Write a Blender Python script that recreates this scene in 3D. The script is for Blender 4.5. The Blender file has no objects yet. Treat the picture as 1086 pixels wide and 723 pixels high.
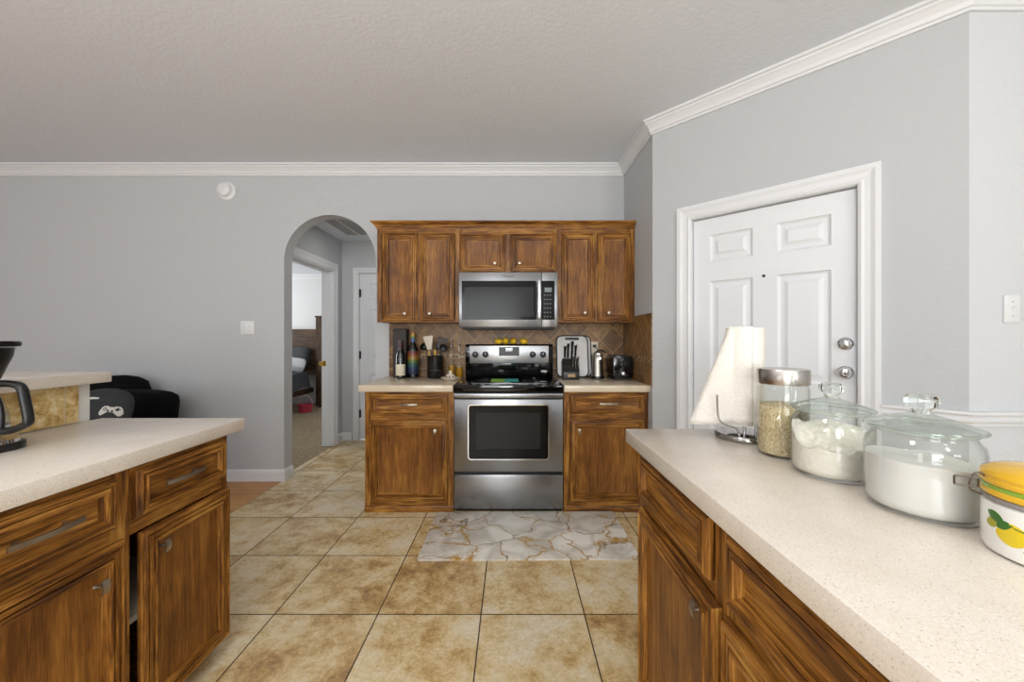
import bpy, bmesh, math, random
from mathutils import Vector, Matrix, noise
random.seed(7)
PI = math.pi
SC = bpy.context.scene
COL = SC.collection

# ------------------------------------------------------------------ camera
F = 405.0                                    # focal length in pixels of the 1086 x 723 frame
cam_d = bpy.data.cameras.new('camera')
cam = bpy.data.objects.new('camera', cam_d)
COL.objects.link(cam)
cam.location = (0, 0, 1.222)
cam.rotation_euler = (PI/2, 0, 0)
cam_d.sensor_width = 36
cam_d.lens = F/1086*36
cam_d.shift_y = -3.0/1086
cam_d.clip_start = 0.02
SC.camera = cam

# ------------------------------------------------------------------ world, lights, exposure
SC.view_settings.view_transform = 'Standard'
SC.view_settings.look = 'None'
SC.view_settings.gamma = 1
SC.view_settings.use_curve_mapping = False
SC.view_settings.exposure = -0.14
W = bpy.data.worlds.new('world')
SC.world = W
W.use_nodes = True
W.node_tree.nodes['Background'].inputs['Color'].default_value = (0.95, 0.97, 1.0, 1)
W.node_tree.nodes['Background'].inputs['Strength'].default_value = 1.0

def area(name, loc, rot, sx, sy, power, col=(1, 1, 1)):
    l = bpy.data.lights.new(name, 'AREA')
    l.shape = 'RECTANGLE'; l.size = sx; l.size_y = sy; l.energy = power; l.color = col
    o = bpy.data.objects.new(name, l)
    o.location = loc; o.rotation_euler = rot
    COL.objects.link(o)
    return o
# daylight entering by the windows behind the camera
area('window_daylight', (-0.7, -3.56, 1.5), (PI/2, 0, 0), 1.7, 1.6, 78, (0.95, 0.98, 1.0))
area('window_daylight', (2.3, -3.56, 1.5), (PI/2, 0, 0), 1.1, 1.6, 46, (0.95, 0.98, 1.0))
area('window_daylight', (-4.2, -3.56, 1.4), (PI/2, 0, 0), 1.5, 1.6, 22, (0.95, 0.98, 1.0))
# unseen point lights added to brighten the ceiling, all kept out of frame
def fill_point(name, loc, r, power, col=(1, 1, 1)):
    l = bpy.data.lights.new(name, 'POINT'); l.shadow_soft_size = r; l.energy = power; l.color = col
    o = bpy.data.objects.new(name, l); o.location = loc; COL.objects.link(o)
    return o
fill_point('ceiling_fill', (-0.5, 0.2, 2.42), .16, 20, (1.0, 0.98, 0.95))
fill_point('ceiling_fill', (1.1, -1.3, 2.42), .16, 13, (1.0, 0.98, 0.95))
fill_point('ceiling_fill', (-3.4, -0.4, 2.40), .16, 8, (1.0, 0.98, 0.95))
# unseen area lights added behind the camera to lift the ceiling ahead
area('upward_fill', (-0.2, -2.3, 1.05), (PI-.16, 0, 0), .5, .5, 105, (1.0, 0.99, 0.975))
area('upward_fill', (-2.9, -1.6, 1.05), (PI-.16, 0, 0), .5, .5, 40, (1.0, 0.99, 0.975))
area('bedroom_fill', (-5.9, 5.6, 1.5), (0, -PI/2, 0), 1.3, 1.5, 95, (1.0, 0.99, 0.97))  # unseen light added to brighten the bedroom; no window is built there
area('hall_fill', (-1.5, 3.9, 2.36), (0, 0, 0), 0.25, 0.25, 2.0, (1.0, 0.97, 0.93))  # small fill light added for the hall, without a fixture

# ------------------------------------------------------------------ helpers
def S(h):
    h = h.lstrip('#')
    v = [int(h[i:i+2], 16)/255 for i in (0, 2, 4)]
    return tuple(c/12.92 if c <= .04045 else ((c+.055)/1.055)**2.4 for c in v) + (1,)

class N:
    """small node-tree writer"""
    def __init__(s, name):
        s.m = bpy.data.materials.new(name); s.m.use_nodes = True
        s.t = s.m.node_tree; s.b = s.t.nodes['Principled BSDF']
    def n(s, ty, **kw):
        x = s.t.nodes.new(ty)
        for k, v in kw.items(): setattr(x, k, v)
        return x
    def l(s, a, b): s.t.links.new(a, b)
    def set(s, **kw):
        for k, v in kw.items(): s.b.inputs[k.replace('_', ' ')].default_value = v
    def math(s, op, a, b=None, c=None):
        x = s.n('ShaderNodeMath', operation=op)
        for i, v in enumerate((a, b, c)):
            if v is None: continue
            if isinstance(v, (int, float)): x.inputs[i].default_value = v
            else: s.l(v, x.inputs[i])
        return x.outputs[0]
    def coord(s): return s.n('ShaderNodeTexCoord').outputs['Object']
    def mapping(s, v, sc=(1, 1, 1), rot=(0, 0, 0), loc=(0, 0, 0)):
        x = s.n('ShaderNodeMapping')
        x.inputs['Scale'].default_value = sc; x.inputs['Rotation'].default_value = rot; x.inputs['Location'].default_value = loc
        s.l(v, x.inputs['Vector']); return x.outputs[0]
    def noise(s, v, scale, detail=3, rough=.5, dist=0):
        x = s.n('ShaderNodeTexNoise')
        x.inputs['Scale'].default_value = scale; x.inputs['Detail'].default_value = detail
        x.inputs['Roughness'].default_value = rough; x.inputs['Distortion'].default_value = dist
        if v is not None: s.l(v, x.inputs['Vector'])
        return x.outputs['Fac']
    def ramp(s, f, stops):
        x = s.n('ShaderNodeValToRGB'); e = x.color_ramp.elements
        while len(e) < len(stops): e.new(.5)
        for i, (p, c) in enumerate(stops):
            e[i].position = p; e[i].color = S(c) if isinstance(c, str) else (c, c, c, 1)
        s.l(f, x.inputs['Fac']); return x.outputs['Color']
    def mix(s, f, a, b, mode='MIX'):
        x = s.n('ShaderNodeMix', data_type='RGBA', blend_type=mode)
        for i, v in ((0, f), (6, a), (7, b)):
            if isinstance(v, (int, float)): x.inputs[i].default_value = v
            elif isinstance(v, str): x.inputs[i].default_value = S(v)
            elif isinstance(v, tuple): x.inputs[i].default_value = v
            else: s.l(v, x.inputs[i])
        return x.outputs[2]
    def color(s, c): s.l(c, s.b.inputs['Base Color'])
    def bump(s, h, strength=.2, dist=.01):
        x = s.n('ShaderNodeBump'); x.inputs['Strength'].default_value = strength; x.inputs['Distance'].default_value = dist
        s.l(h, x.inputs['Height']); s.l(x.outputs[0], s.b.inputs['Normal'])

def plain(name, col, rough=.5, metal=0, spec=.5, bump=None, emit=0, coat=0, var=0):
    m = N(name); c = S(col)
    m.set(Base_Color=c, Roughness=rough, Metallic=metal, Specular_IOR_Level=spec)
    if coat: m.set(Coat_Weight=coat, Coat_Roughness=.08)
    co = m.coord()
    if var:
        f = m.noise(co, 14, 4)
        d = tuple(x*(1-var) for x in c[:3]) + (1,)
        m.color(m.mix(f, d, c))
    if bump:
        m.bump(m.noise(co, bump[0], 3), bump[1], bump[2])
    if emit:
        m.set(Emission_Color=c, Emission_Strength=emit)
    return m.m

def wood(name, axis, cols=('#361b09', '#6b4115', '#936126', '#bb8a42'), fine=1.0, rough=.40, con=1.0):
    m = N(name)
    co = m.coord()
    inf = m.n('ShaderNodeObjectInfo').outputs['Random']
    off = m.n('ShaderNodeCombineXYZ')
    for i in range(3): m.l(m.math('MULTIPLY', inf, 17.0 + 5*i), off.inputs[i])
    ad = m.n('ShaderNodeVectorMath', operation='ADD'); m.l(co, ad.inputs[0]); m.l(off.outputs[0], ad.inputs[1])
    def st(across, along):
        sc = [across]*3; sc[axis] = along
        return m.mapping(ad.outputs[0], tuple(sc))
    n1 = m.noise(st(24, 2.6), 1.0, 4, .55, .5)          # slow tone
    n2 = m.noise(st(95*fine, 5), 1.0, 4, .6, .5)        # grain
    n3 = m.noise(st(330*fine, 16), 1.0, 3, .6, 0)       # pores
    n4 = m.noise(ad.outputs[0], 4.5, 2, .5, .5)         # blotches of stain
    f = m.math('ADD', m.math('ADD', m.math('MULTIPLY', n1, .30), m.math('MULTIPLY', n2, .38*con)), m.math('ADD', m.math('MULTIPLY', n3, .24), m.math('MULTIPLY', n4, .20)))
    c = m.ramp(f, [(.44, cols[0]), (.525, cols[1]), (.59, cols[2]), (.68, cols[3])])
    pore = m.ramp(n3, [(.32, .6), (.42, 1.0)])
    m.color(m.mix(.7, c, m.mix(1, c, pore, 'MULTIPLY')))
    m.set(Roughness=rough, Specular_IOR_Level=.3)
    m.bump(n3, .12, .002)
    return m.m

def metal(name, col, rough, brushed=None):
    m = N(name); m.set(Base_Color=S(col), Metallic=1.0, Roughness=rough)
    if brushed is not None:
        sc = [420]*3; sc[brushed] = 2.5
        m.bump(m.noise(m.mapping(m.coord(), tuple(sc)), 1, 2, .6), .22, .0012)
    return m.m

def thin_glass(name, tint='#fcfdfc', refl=1.0):
    m = N(name); t = m.t
    out = t.nodes['Material Output']; t.nodes.remove(m.b)
    tr = m.n('ShaderNodeBsdfTransparent'); tr.inputs[0].default_value = S(tint)
    gl = m.n('ShaderNodeBsdfGlossy'); gl.inputs['Roughness'].default_value = .02
    lw = m.n('ShaderNodeFresnel'); gb = m.n('ShaderNodeNewGeometry').outputs['Backfacing']
    m.l(m.math('ADD', m.math('MULTIPLY', gb, 1/1.5-1.5), 1.5), lw.inputs['IOR'])
    mx = m.n('ShaderNodeMixShader')
    m.l(m.math('MULTIPLY', lw.outputs[0], refl), mx.inputs[0]); m.l(tr.outputs[0], mx.inputs[1]); m.l(gl.outputs[0], mx.inputs[2])
    m.l(mx.outputs[0], out.inputs[0])
    return m.m

def solid_glass(name, tint='#ffffff', rough=0.0):
    m = N(name); m.set(Base_Color=S(tint), Transmission_Weight=1.0, Roughness=rough, IOR=1.48)
    return m.m

def obj(name, bm, mat=None, parent=None, smooth=None, loc=None, rot=None):
    me = bpy.data.meshes.new(name)
    bmesh.ops.recalc_face_normals(bm, faces=bm.faces[:])
    bm.to_mesh(me); bm.free()
    o = bpy.data.objects.new(name, me); COL.objects.link(o)
    if mat is not None:
        for m in (mat if isinstance(mat, (list, tuple)) else [mat]): me.materials.append(m)
    if smooth is not None:
        for p in me.polygons: p.use_smooth = True
        me.set_sharp_from_angle(angle=math.radians(smooth))
    if parent is not None: o.parent = parent
    if loc: o.location = loc
    if rot: o.rotation_euler = rot
    return o

def tag(o, label, cat, group=None, kind=None):
    o['label'] = label; o['category'] = cat
    if group: o['group'] = group
    if kind: o['kind'] = kind
    return o

def thing(name, label, cat, loc=(0, 0, 0), rotz=0, group=None):
    o = bpy.data.objects.new(name, None); COL.objects.link(o)
    o.empty_display_size = .05
    o.location = loc; o.rotation_euler = (0, 0, rotz)
    return tag(o, label, cat, group)

def struct(name, bm, mat, smooth=None, loc=None, rot=None, parent=None, label=None):
    o = obj(name, bm, mat, parent, smooth, loc, rot)
    if parent is None:
        o['kind'] = 'structure'
        o['label'] = label or name.replace('_', ' ')
        o['category'] = name.split('_')[0]
    return o

def copy_tree(o, parent=None):
    c = o.copy(); COL.objects.link(c)
    if parent is not None: c.parent = parent
    for ch in list(o.children): copy_tree(ch, c)
    return c

def B(): return bmesh.new()

def box(bm, x0, x1, y0, y1, z0, z1, bev=0, seg=2, mi=0, M=None):
    t = bmesh.new()
    bmesh.ops.create_cube(t, size=1)
    for v in t.verts:
        v.co = Vector((x0+(v.co.x+.5)*(x1-x0), y0+(v.co.y+.5)*(y1-y0), z0+(v.co.z+.5)*(z1-z0)))
    if bev: bmesh.ops.bevel(t, geom=t.edges[:], offset=bev, segments=seg, profile=.5, affect='EDGES')
    merge(bm, t, mi, M)

def merge(bm, t, mi=0, M=None):
    vs = [bm.verts.new(M @ v.co if M else v.co) for v in t.verts]
    t.verts.index_update()
    for f in t.faces:
        try:
            nf = bm.faces.new([vs[v.index] for v in f.verts]); nf.material_index = mi if mi is not None else f.material_index
            nf.smooth = f.smooth
        except ValueError: pass
    t.free()

def lathe(bm, prof, seg=40, c=(0, 0, 0), mi=0, M=None, sx=1, sy=1):
    """prof: list of (r, z) going along the surface"""
    rings = []
    for r, z in prof:
        if r < 1e-6:
            p = Vector((c[0], c[1], c[2]+z)); rings.append([bm.verts.new(M @ p if M else p)])
        else:
            rg = []
            for k in range(seg):
                a = 2*PI*k/seg
                p = Vector((c[0]+r*sx*math.cos(a), c[1]+r*sy*math.sin(a), c[2]+z))
                rg.append(bm.verts.new(M @ p if M else p))
            rings.append(rg)
    for a, b in zip(rings, rings[1:]):
        for k in range(seg):
            k2 = (k+1) % seg
            if len(a) == 1 and len(b) == 1: continue
            if len(a) == 1: f = bm.faces.new([a[0], b[k], b[k2]])
            elif len(b) == 1: f = bm.faces.new([a[k], a[k2], b[0]])
            else: f = bm.faces.new([a[k], a[k2], b[k2], b[k]])
            f.material_index = mi

def tube(bm, pts, r, seg=10, mi=0, closed=False, flat=1.0):
    pts = [Vector(p) for p in pts]
    n = len(pts); rings = []
    up = Vector((0, 0, 1)); prev = None
    for i, p in enumerate(pts):
        if closed: d = pts[(i+1) % n]-pts[i-1]
        else: d = pts[min(i+1, n-1)]-pts[max(i-1, 0)]
        d.normalize()
        if prev is None:
            a = d.cross(up)
            if a.length < 1e-3: a = d.cross(Vector((1, 0, 0)))
        else:
            a = prev - d*prev.dot(d)
        a.normalize(); prev = a
        b = d.cross(a)
        rr = r[i] if isinstance(r, (list, tuple)) else r
        rings.append([bm.verts.new(p + a*rr*math.cos(2*PI*k/seg) + b*rr*flat*math.sin(2*PI*k/seg)) for k in range(seg)])
    pairs = list(zip(rings, rings[1:])) + ([(rings[-1], rings[0])] if closed else [])
    for a, b in pairs:
        for k in range(seg):
            f = bm.faces.new([a[k], a[(k+1) % seg], b[(k+1) % seg], b[k]]); f.material_index = mi
    if not closed:
        for rg in (rings[0], rings[-1]):
            f = bm.faces.new(rg); f.material_index = mi

def smoothpath(pts, n=6):
    """Catmull-Rom through the points"""
    P = [Vector(p) for p in pts]; out = []
    for i in range(len(P)-1):
        p0 = P[max(i-1, 0)]; p1 = P[i]; p2 = P[i+1]; p3 = P[min(i+2, len(P)-1)]
        for k in range(n):
            t = k/n
            out.append(.5*((2*p1)+(-p0+p2)*t+(2*p0-5*p1+4*p2-p3)*t*t+(-p0+3*p1-3*p2+p3)*t**3))
    out.append(P[-1]); return out

def prism(bm, poly, axis, a0, a1, mi=0, bev=0, M=None):
    """poly: 2D outline; extruded along axis ('x': (y,z), 'y': (x,z), 'z': (x,y))"""
    t = bmesh.new()
    def pt(u, v, w): return {'x': (w, u, v), 'y': (u, w, v), 'z': (u, v, w)}[axis]
    A = [t.verts.new(pt(u, v, a0)) for u, v in poly]; Bv = [t.verts.new(pt(u, v, a1)) for u, v in poly]
    t.faces.new(A); t.faces.new(Bv[::-1])
    for i in range(len(A)):
        j = (i+1) % len(A); t.faces.new([A[i], A[j], Bv[j], Bv[i]])
    if bev: bmesh.ops.bevel(t, geom=t.edges[:], offset=bev, segments=2, profile=.5, affect='EDGES')
    merge(bm, t, mi, M)

def rrect(x0, x1, y0, y1, r, n=5):
    out = []
    for cx, cy, a in ((x1-r, y1-r, 0), (x0+r, y1-r, 90), (x0+r, y0+r, 180), (x1-r, y0+r, 270)):
        for k in range(n+1):
            t = math.radians(a+90*k/n); out.append((cx+r*math.cos(t), cy+r*math.sin(t)))
    return out

def sweep(bm, path, prof, mi=0):
    """horizontal path of (x, y); profile (d, z): d = distance to the left-hand side of the path, mitred at corners"""
    P = [Vector((p[0], p[1])) for p in path]; n = len(P); rings = []
    for i in range(n):
        d1 = (P[i]-P[i-1]).normalized() if i else (P[1]-P[0]).normalized()
        d2 = (P[i+1]-P[i]).normalized() if i < n-1 else d1
        n1 = Vector((-d1.y, d1.x)); n2 = Vector((-d2.y, d2.x))
        m = (n1+n2); m = m/m.dot(n1)
        rings.append([bm.verts.new((P[i].x+m.x*d, P[i].y+m.y*d, z)) for d, z in prof])
    k = len(prof)
    for a, b in zip(rings, rings[1:]):
        for j in range(k):
            f = bm.faces.new([a[j], a[(j+1) % k], b[(j+1) % k], b[j]]); f.material_index = mi
    bm.faces.new(rings[0]); bm.faces.new(rings[-1])

def subsurf(o, lv=2):
    m = o.modifiers.new('smooth', 'SUBSURF'); m.levels = lv; m.render_levels = lv

def lettering(text, size, mat, parent, loc, rot, ext=.0004, name='lettering'):
    c = bpy.data.curves.new(name, 'FONT'); c.body = text; c.size = size; c.extrude = ext
    c.align_x = 'CENTER'; c.align_y = 'CENTER'
    t_ = bpy.data.objects.new(name, c); me = bpy.data.meshes.new_from_object(t_)
    bpy.data.objects.remove(t_); bpy.data.curves.remove(c)
    o = bpy.data.objects.new(name, me); COL.objects.link(o)
    me.materials.clear(); me.materials.append(mat); o.parent = parent; o.location = loc; o.rotation_euler = rot
    return o

# ------------------------------------------------------------------ materials
def wall_mat(name, col, sc=70, st=.42):
    m = N(name); co = m.coord()
    m.set(Base_Color=S(col), Roughness=.75, Specular_IOR_Level=.25)
    m.bump(m.noise(co, sc, 3, .55), st, .006)
    return m.m
M_wall = wall_mat('grey wall paint', '#bec0c2')
M_wall_lit = wall_mat('lit wall paint', '#d0d2d5', 60, .6)  # paler copy of the grey paint; stronger light put into the colour
M_ceil = wall_mat('ceiling texture', '#e2e6ed', 55, .35)
M_bed_wall = wall_mat('bedroom wall paint', '#dadbdc')
M_trim = plain('white trim paint', '#dfe0e2', .38)
M_door = plain('white door paint', '#dfe1e4', .36)
M_plastic = plain('white plastic', '#e0e1e2', .35)
M_ivory = plain('ivory plastic', '#d6cbb5', .4)
WV = wood('oak grain upright', 2)
WX = wood('oak grain lengthwise', 0)
WY = wood('oak grain depthwise', 1)
WPANEL = wood('oak panel grain', 2, ('#5c3510', '#7d4e1b', '#936226', '#a97834'), 1.1, .42, .75)
WOOD3 = [WV, WX, WPANEL]
M_dark = plain('painted vent shade', '#0b0908', .8)
M_nickel = metal('satin nickel', '#a79d8c', .38)
M_chrome = metal('chrome', '#d8d8da', .08)
M_steel = metal('brushed steel', '#97999c', .27, 0)
M_steel_v = metal('brushed steel lid', '#b9b4ad', .25, 0)
M_black_gloss = plain('black glass', '#060607', .06, 0, .5)
M_black = plain('black plastic', '#0c0b0b', .35)
M_black_matte = plain('matte black', '#141313', .6)
M_window_glass = plain('dark oven glass', '#0c0d0e', .10, 0, .18)
M_brass = metal('brass', '#c9a050', .25)

def tile_floor():
    m = N('travertine floor tile'); co = m.coord()
    sep = m.n('ShaderNodeSeparateXYZ'); m.l(co, sep.inputs[0])
    T = .4575
    u = m.math('DIVIDE', m.math('ADD', sep.outputs[0], .137+T*30), T)
    v = m.math('DIVIDE', m.math('ADD', sep.outputs[1], -1.69+T*30), T)
    fu, fv = m.math('FRACT', u), m.math('FRACT', v)
    du = m.math('MINIMUM', fu, m.math('SUBTRACT', 1, fu)); dv = m.math('MINIMUM', fv, m.math('SUBTRACT', 1, fv))
    d = m.math('MINIMUM', du, dv)
    grout = m.math('LESS_THAN', d, .0062)
    cid = m.n('ShaderNodeCombineXYZ'); m.l(m.math('FLOOR', u), cid.inputs[0]); m.l(m.math('FLOOR', v), cid.inputs[1])
    wn = m.n('ShaderNodeTexWhiteNoise', noise_dimensions='2D'); m.l(cid.outputs[0], wn.inputs['Vector'])
    off = m.n('ShaderNodeVectorMath', operation='SCALE'); m.l(wn.outputs['Color'], off.inputs[0]); off.inputs['Scale'].default_value = 23
    ad = m.n('ShaderNodeVectorMath', operation='ADD'); m.l(co, ad.inputs[0]); m.l(off.outputs[0], ad.inputs[1])
    p = ad.outputs[0]
    big = m.noise(p, 4.2, 7, .66, .15); mid = m.noise(p, 12, 9, .80, .25); fine = m.noise(p, 85, 4, .7)
    f = m.math('ADD', m.math('MULTIPLY', big, .52), m.math('ADD', m.math('MULTIPLY', mid, .52), m.math('MULTIPLY', wn.outputs['Value'], .07)))
    base = m.ramp(f, [(.43, '#8f6a36'), (.485, '#b58f52'), (.53, '#cbad75'), (.58, '#dcc698'), (.66, '#e6d9bd')])
    pit = m.ramp(m.noise(m.mapping(p, (1, 1.6, 1)), 24, 8, .8, .3), [(.33, .45), (.42, 1)])
    base = m.mix(.55, base, m.mix(1, base, pit, 'MULTIPLY'))
    base = m.mix(.20, base, m.ramp(fine, [(.35, '#7d5c32'), (.65, '#e8d9ba')]))
    m.color(m.mix(grout, base, '#46361f'))
    m.l(m.math('ADD', .30, m.math('MULTIPLY', grout, .5)), m.b.inputs['Roughness'])
    m.bump(m.math('SUBTRACT', m.math('MULTIPLY', mid, .25), grout), .35, .004)
    return m.m

def quartz(name, cols=('#dacfc1', '#e4dbcf')):
    m = N(name); co = m.coord()
    n = m.noise(co, 7, 3)
    base = m.ramp(n, [(.3, cols[0]), (.7, cols[1])])
    base = m.mix(.12, base, m.ramp(m.noise(co, 330, 3, .7), [(.36, '#a08a70'), (.5, '#d8d1c7'), (.66, '#fffdf8')]))
    for sc, amt in ((330, .60), (190, .40)):
        vo = m.n('ShaderNodeTexVoronoi'); vo.inputs['Scale'].default_value = sc; m.l(co, vo.inputs['Vector'])
        k = m.math('LESS_THAN', vo.outputs['Distance'], .24)
        wn = m.n('ShaderNodeSeparateColor'); m.l(vo.outputs['Color'], wn.inputs[0])
        pick = m.math('MULTIPLY', k, m.math('GREATER_THAN', wn.outputs[0], .62))
        spot = m.ramp(wn.outputs[1], [(.0, '#75604a'), (.55, '#a8947a'), (.7, '#f3eee6'), (1, '#ffffff')])
        base = m.mix(m.math('MULTIPLY', pick, amt), base, spot)
    m.color(base)
    m.set(Roughness=.22)
    return m.m

def backsplash():
    """brown stone: tile laid on the diagonal over a mosaic band and one straight row; x = along, z = up in object space"""
    m = N('brown stone backsplash'); co = m.coord()
    sep = m.n('ShaderNodeSeparateXYZ'); m.l(co, sep.inputs[0])
    x, z = sep.outputs[0], sep.outputs[2]
    T = .152
    def grid(a, b, ta, tb, g):
        fa, fb = m.math('FRACT', m.math('DIVIDE', a, ta)), m.math('FRACT', m.math('DIVIDE', b, tb))
        da = m.math('MULTIPLY', m.math('MINIMUM', fa, m.math('SUBTRACT', 1, fa)), ta)
        db = m.math('MULTIPLY', m.math('MINIMUM', fb, m.math('SUBTRACT', 1, fb)), tb)
        return m.math('LESS_THAN', m.math('MINIMUM', da, db), g), m.math('FLOOR', m.math('DIVIDE', a, ta)), m.math('FLOOR', m.math('DIVIDE', b, tb))
    zz = m.math('ADD', z, 20-.195)
    a = m.math('MULTIPLY', m.math('ADD', m.math('ADD', x, 20), zz), .70711)
    b = m.math('MULTIPLY', m.math('ADD', m.math('SUBTRACT', m.math('ADD', x, 20), zz), 60), .70711)
    g1, i1, j1 = grid(a, b, T, T, .0020)
    g2, i2, j2 = grid(m.math('ADD', x, 20), m.math('ADD', z, 20-.157+.152), .152, .152, .0018)
    g3, i3, j3 = grid(m.math('ADD', x, 20), m.math('ADD', z, 20), .026, .0175, .0018)
    upper = m.math('GREATER_THAN', z, .195); lower = m.math('LESS_THAN', z, .157)
    band = m.math('SUBTRACT', 1, m.math('ADD', upper, lower))
    def sel(a_, b_, c_): return m.math('ADD', m.math('MULTIPLY', a_, upper), m.math('ADD', m.math('MULTIPLY', b_, lower), m.math('MULTIPLY', c_, band)))
    cid = m.n('ShaderNodeCombineXYZ'); m.l(sel(i1, i2, i3), cid.inputs[0]); m.l(sel(j1, j2, j3), cid.inputs[1])
    wn = m.n('ShaderNodeTexWhiteNoise', noise_dimensions='2D'); m.l(cid.outputs[0], wn.inputs['Vector'])
    sc = m.n('ShaderNodeVectorMath', operation='SCALE'); m.l(wn.outputs['Color'], sc.inputs[0]); sc.inputs['Scale'].default_value = 9
    ad = m.n('ShaderNodeVectorMath', operation='ADD'); m.l(co, ad.inputs[0]); m.l(sc.outputs[0], ad.inputs[1])
    f = m.math('ADD', m.math('MULTIPLY', m.noise(ad.outputs[0], 14, 6, .65, .8), .8), m.math('MULTIPLY', wn.outputs['Value'], .2))
    stone = m.ramp(f, [(.34, '#543719'), (.5, '#765329'), (.66, '#98723f')])
    mos = m.ramp(wn.outputs['Value'], [(.0, '#241a14'), (.45, '#3f2c1e'), (.55, '#8a6a45'), (1, '#a88a60')])
    base = m.mix(band, stone, mos)
    g = sel(g1, g2, g3)
    m.color(m.mix(g, base, '#a98d63'))
    m.set(Roughness=.42)
    m.bump(m.math('SUBTRACT', m.math('MULTIPLY', f, .4), g), .3, .003)
    return m.m

def plank_floor():
    m = N('orange wood planks'); co = m.coord()
    br = m.n('ShaderNodeTexBrick'); m.l(co, br.inputs['Vector'])
    br.inputs['Scale'].default_value = 1; br.inputs['Brick Width'].default_value = 1.1; br.inputs['Row Height'].default_value = .12
    br.inputs['Mortar Size'].default_value = .002; br.offset = .37
    br.inputs['Color1'].default_value = (.2, .2, .2, 1); br.inputs['Color2'].default_value = (.8, .8, .8, 1); br.inputs['Mortar'].default_value = (0, 0, 0, 1)
    n = m.noise(m.mapping(co, (2, 30, 1)), 1.2, 5, .6, .8)
    f = m.math('ADD', m.math('MULTIPLY', n, .75), m.math('MULTIPLY', br.outputs['Color'], .25))
    m.color(m.ramp(f, [(.2, '#7d4a1c'), (.42, '#b0763a'), (.65, '#cc9a5c')]))
    m.set(Roughness=.35)
    return m.m

def marble_mat():
    m = N('white marble print'); co = m.coord()
    w = m.n('ShaderNodeTexNoise'); w.inputs['Scale'].default_value = 3.2; w.inputs['Detail'].default_value = 5; m.l(co, w.inputs['Vector'])
    sc = m.n('ShaderNodeVectorMath', operation='SCALE'); m.l(w.outputs['Color'], sc.inputs[0]); sc.inputs['Scale'].default_value = .36
    ad = m.n('ShaderNodeVectorMath', operation='ADD'); m.l(co, ad.inputs[0]); m.l(sc.outputs[0], ad.inputs[1])
    def veins(scale, width, loc):
        vo = m.n('ShaderNodeTexVoronoi', feature='DISTANCE_TO_EDGE'); vo.inputs['Scale'].default_value = scale
        m.l(m.mapping(ad.outputs[0], (1, 1.25, 1), (0, 0, .5), loc), vo.inputs['Vector'])
        x = m.n('ShaderNodeMapRange'); x.inputs['From Max'].default_value = width; x.inputs['To Min'].default_value = 1; x.inputs['To Max'].default_value = 0
        m.l(vo.outputs['Distance'], x.inputs['Value']); return x.outputs[0]
    cloud = m.ramp(m.noise(ad.outputs[0], 4, 5, .6), [(.35, '#cbc5b8'), (.55, '#e4dfd4'), (.75, '#ebe8e0')])
    pres = m.noise(co, 3.0, 2)
    grey = m.math('MULTIPLY', veins(4.0, .16, (3, 1, 0)), m.math('MULTIPLY', m.noise(co, 5, 3), .9))
    c = m.mix(grey, cloud, '#a39a8c')
    v2 = m.math('MULTIPLY', veins(3.6, .026, (0, 0, 0)), m.math('GREATER_THAN', pres, .38))
    c = m.mix(v2, c, m.ramp(m.noise(co, 7, 2), [(.4, '#6b5534'), (.6, '#b98a2c')]))
    gold = m.math('MULTIPLY', veins(3.6, .13, (0, 0, 0)), m.math('GREATER_THAN', m.noise(m.mapping(ad.outputs[0], (1, 1, 1), (0, 0, 0), (5, 2, 1)), 8, 5, .7), .555))
    c = m.mix(m.math('MULTIPLY', gold, .9), c, '#b58a35')
    m.color(c); m.set(Roughness=.4)
    return m.m

def carpet():
    m = N('shag carpet'); co = m.coord()
    n = m.noise(co, 60, 5, .7)
    m.color(m.ramp(n, [(.3, '#75664f'), (.5, '#ac9a7e'), (.7, '#d3c3a8')]))
    m.set(Roughness=1, Specular_IOR_Level=.1)
    m.bump(n, 1.0, .03)
    return m.m

def bar_tile():
    m = N('golden travertine bar tile'); co = m.coord()
    sep = m.n('ShaderNodeSeparateXYZ'); m.l(co, sep.inputs[0])
    fy = m.math('FRACT', m.math('DIVIDE', m.math('ADD', sep.outputs[1], -1.434+.305*20), .305))
    g = m.math('LESS_THAN', fy, .022)
    n = m.noise(co, 24, 7, .75, .6)
    c = m.ramp(n, [(.33, '#8a6431'), (.44, '#bd9a5c'), (.54, '#d3b880'), (.68, '#e8dab6')])
    m.color(m.mix(g, c, '#c4b08c')); m.set(Roughness=.4)
    m.bump(n, .3, .004)
    return m.m

M_tile = tile_floor(); M_quartz = quartz('pale quartz'); M_splash = backsplash()
M_quartz2 = quartz('cream counter', ('#c9b79b', '#d3c3aa'))
M_plank = plank_floor(); M_mat = marble_mat(); M_carpet = carpet(); M_bartile = bar_tile()

# ------------------------------------------------------------------ room shell
D, CEIL, WX_ = 3.27, 2.695, 0.9592            # back wall, ceiling, side wall
AX, AY = 0.9592, 2.607                        # outside corner where the diagonal door wall starts
BX, BY = 1.943, 1.623                         # where it ends
LEFT, RIGHT, REAR = -5.6, 3.6, -3.6
ARX0, ARX1, ARR, SPR = -1.952, -1.166, .393, 1.885
TH = .12

bm = B(); box(bm, -1.967, RIGHT+.1, REAR-.1, D+TH, -.05, 0); box(bm, -2.03, -.9, D+TH, 4.6, -.05, 0)
struct('floor', bm, M_tile, label='beige travertine tiled floor')
bm = B(); box(bm, LEFT-.1, -1.9671, REAR-.1, D, -.05, 0)
struct('floor_wood', bm, M_plank, label='orange wood plank floor beside the tiles')
bm = B(); box(bm, -6.2, -2.031, D+TH, 7.3, -.05, -.004)
struct('floor_carpet', bm, M_carpet, label='shaggy tan carpet of the bedroom')

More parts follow.
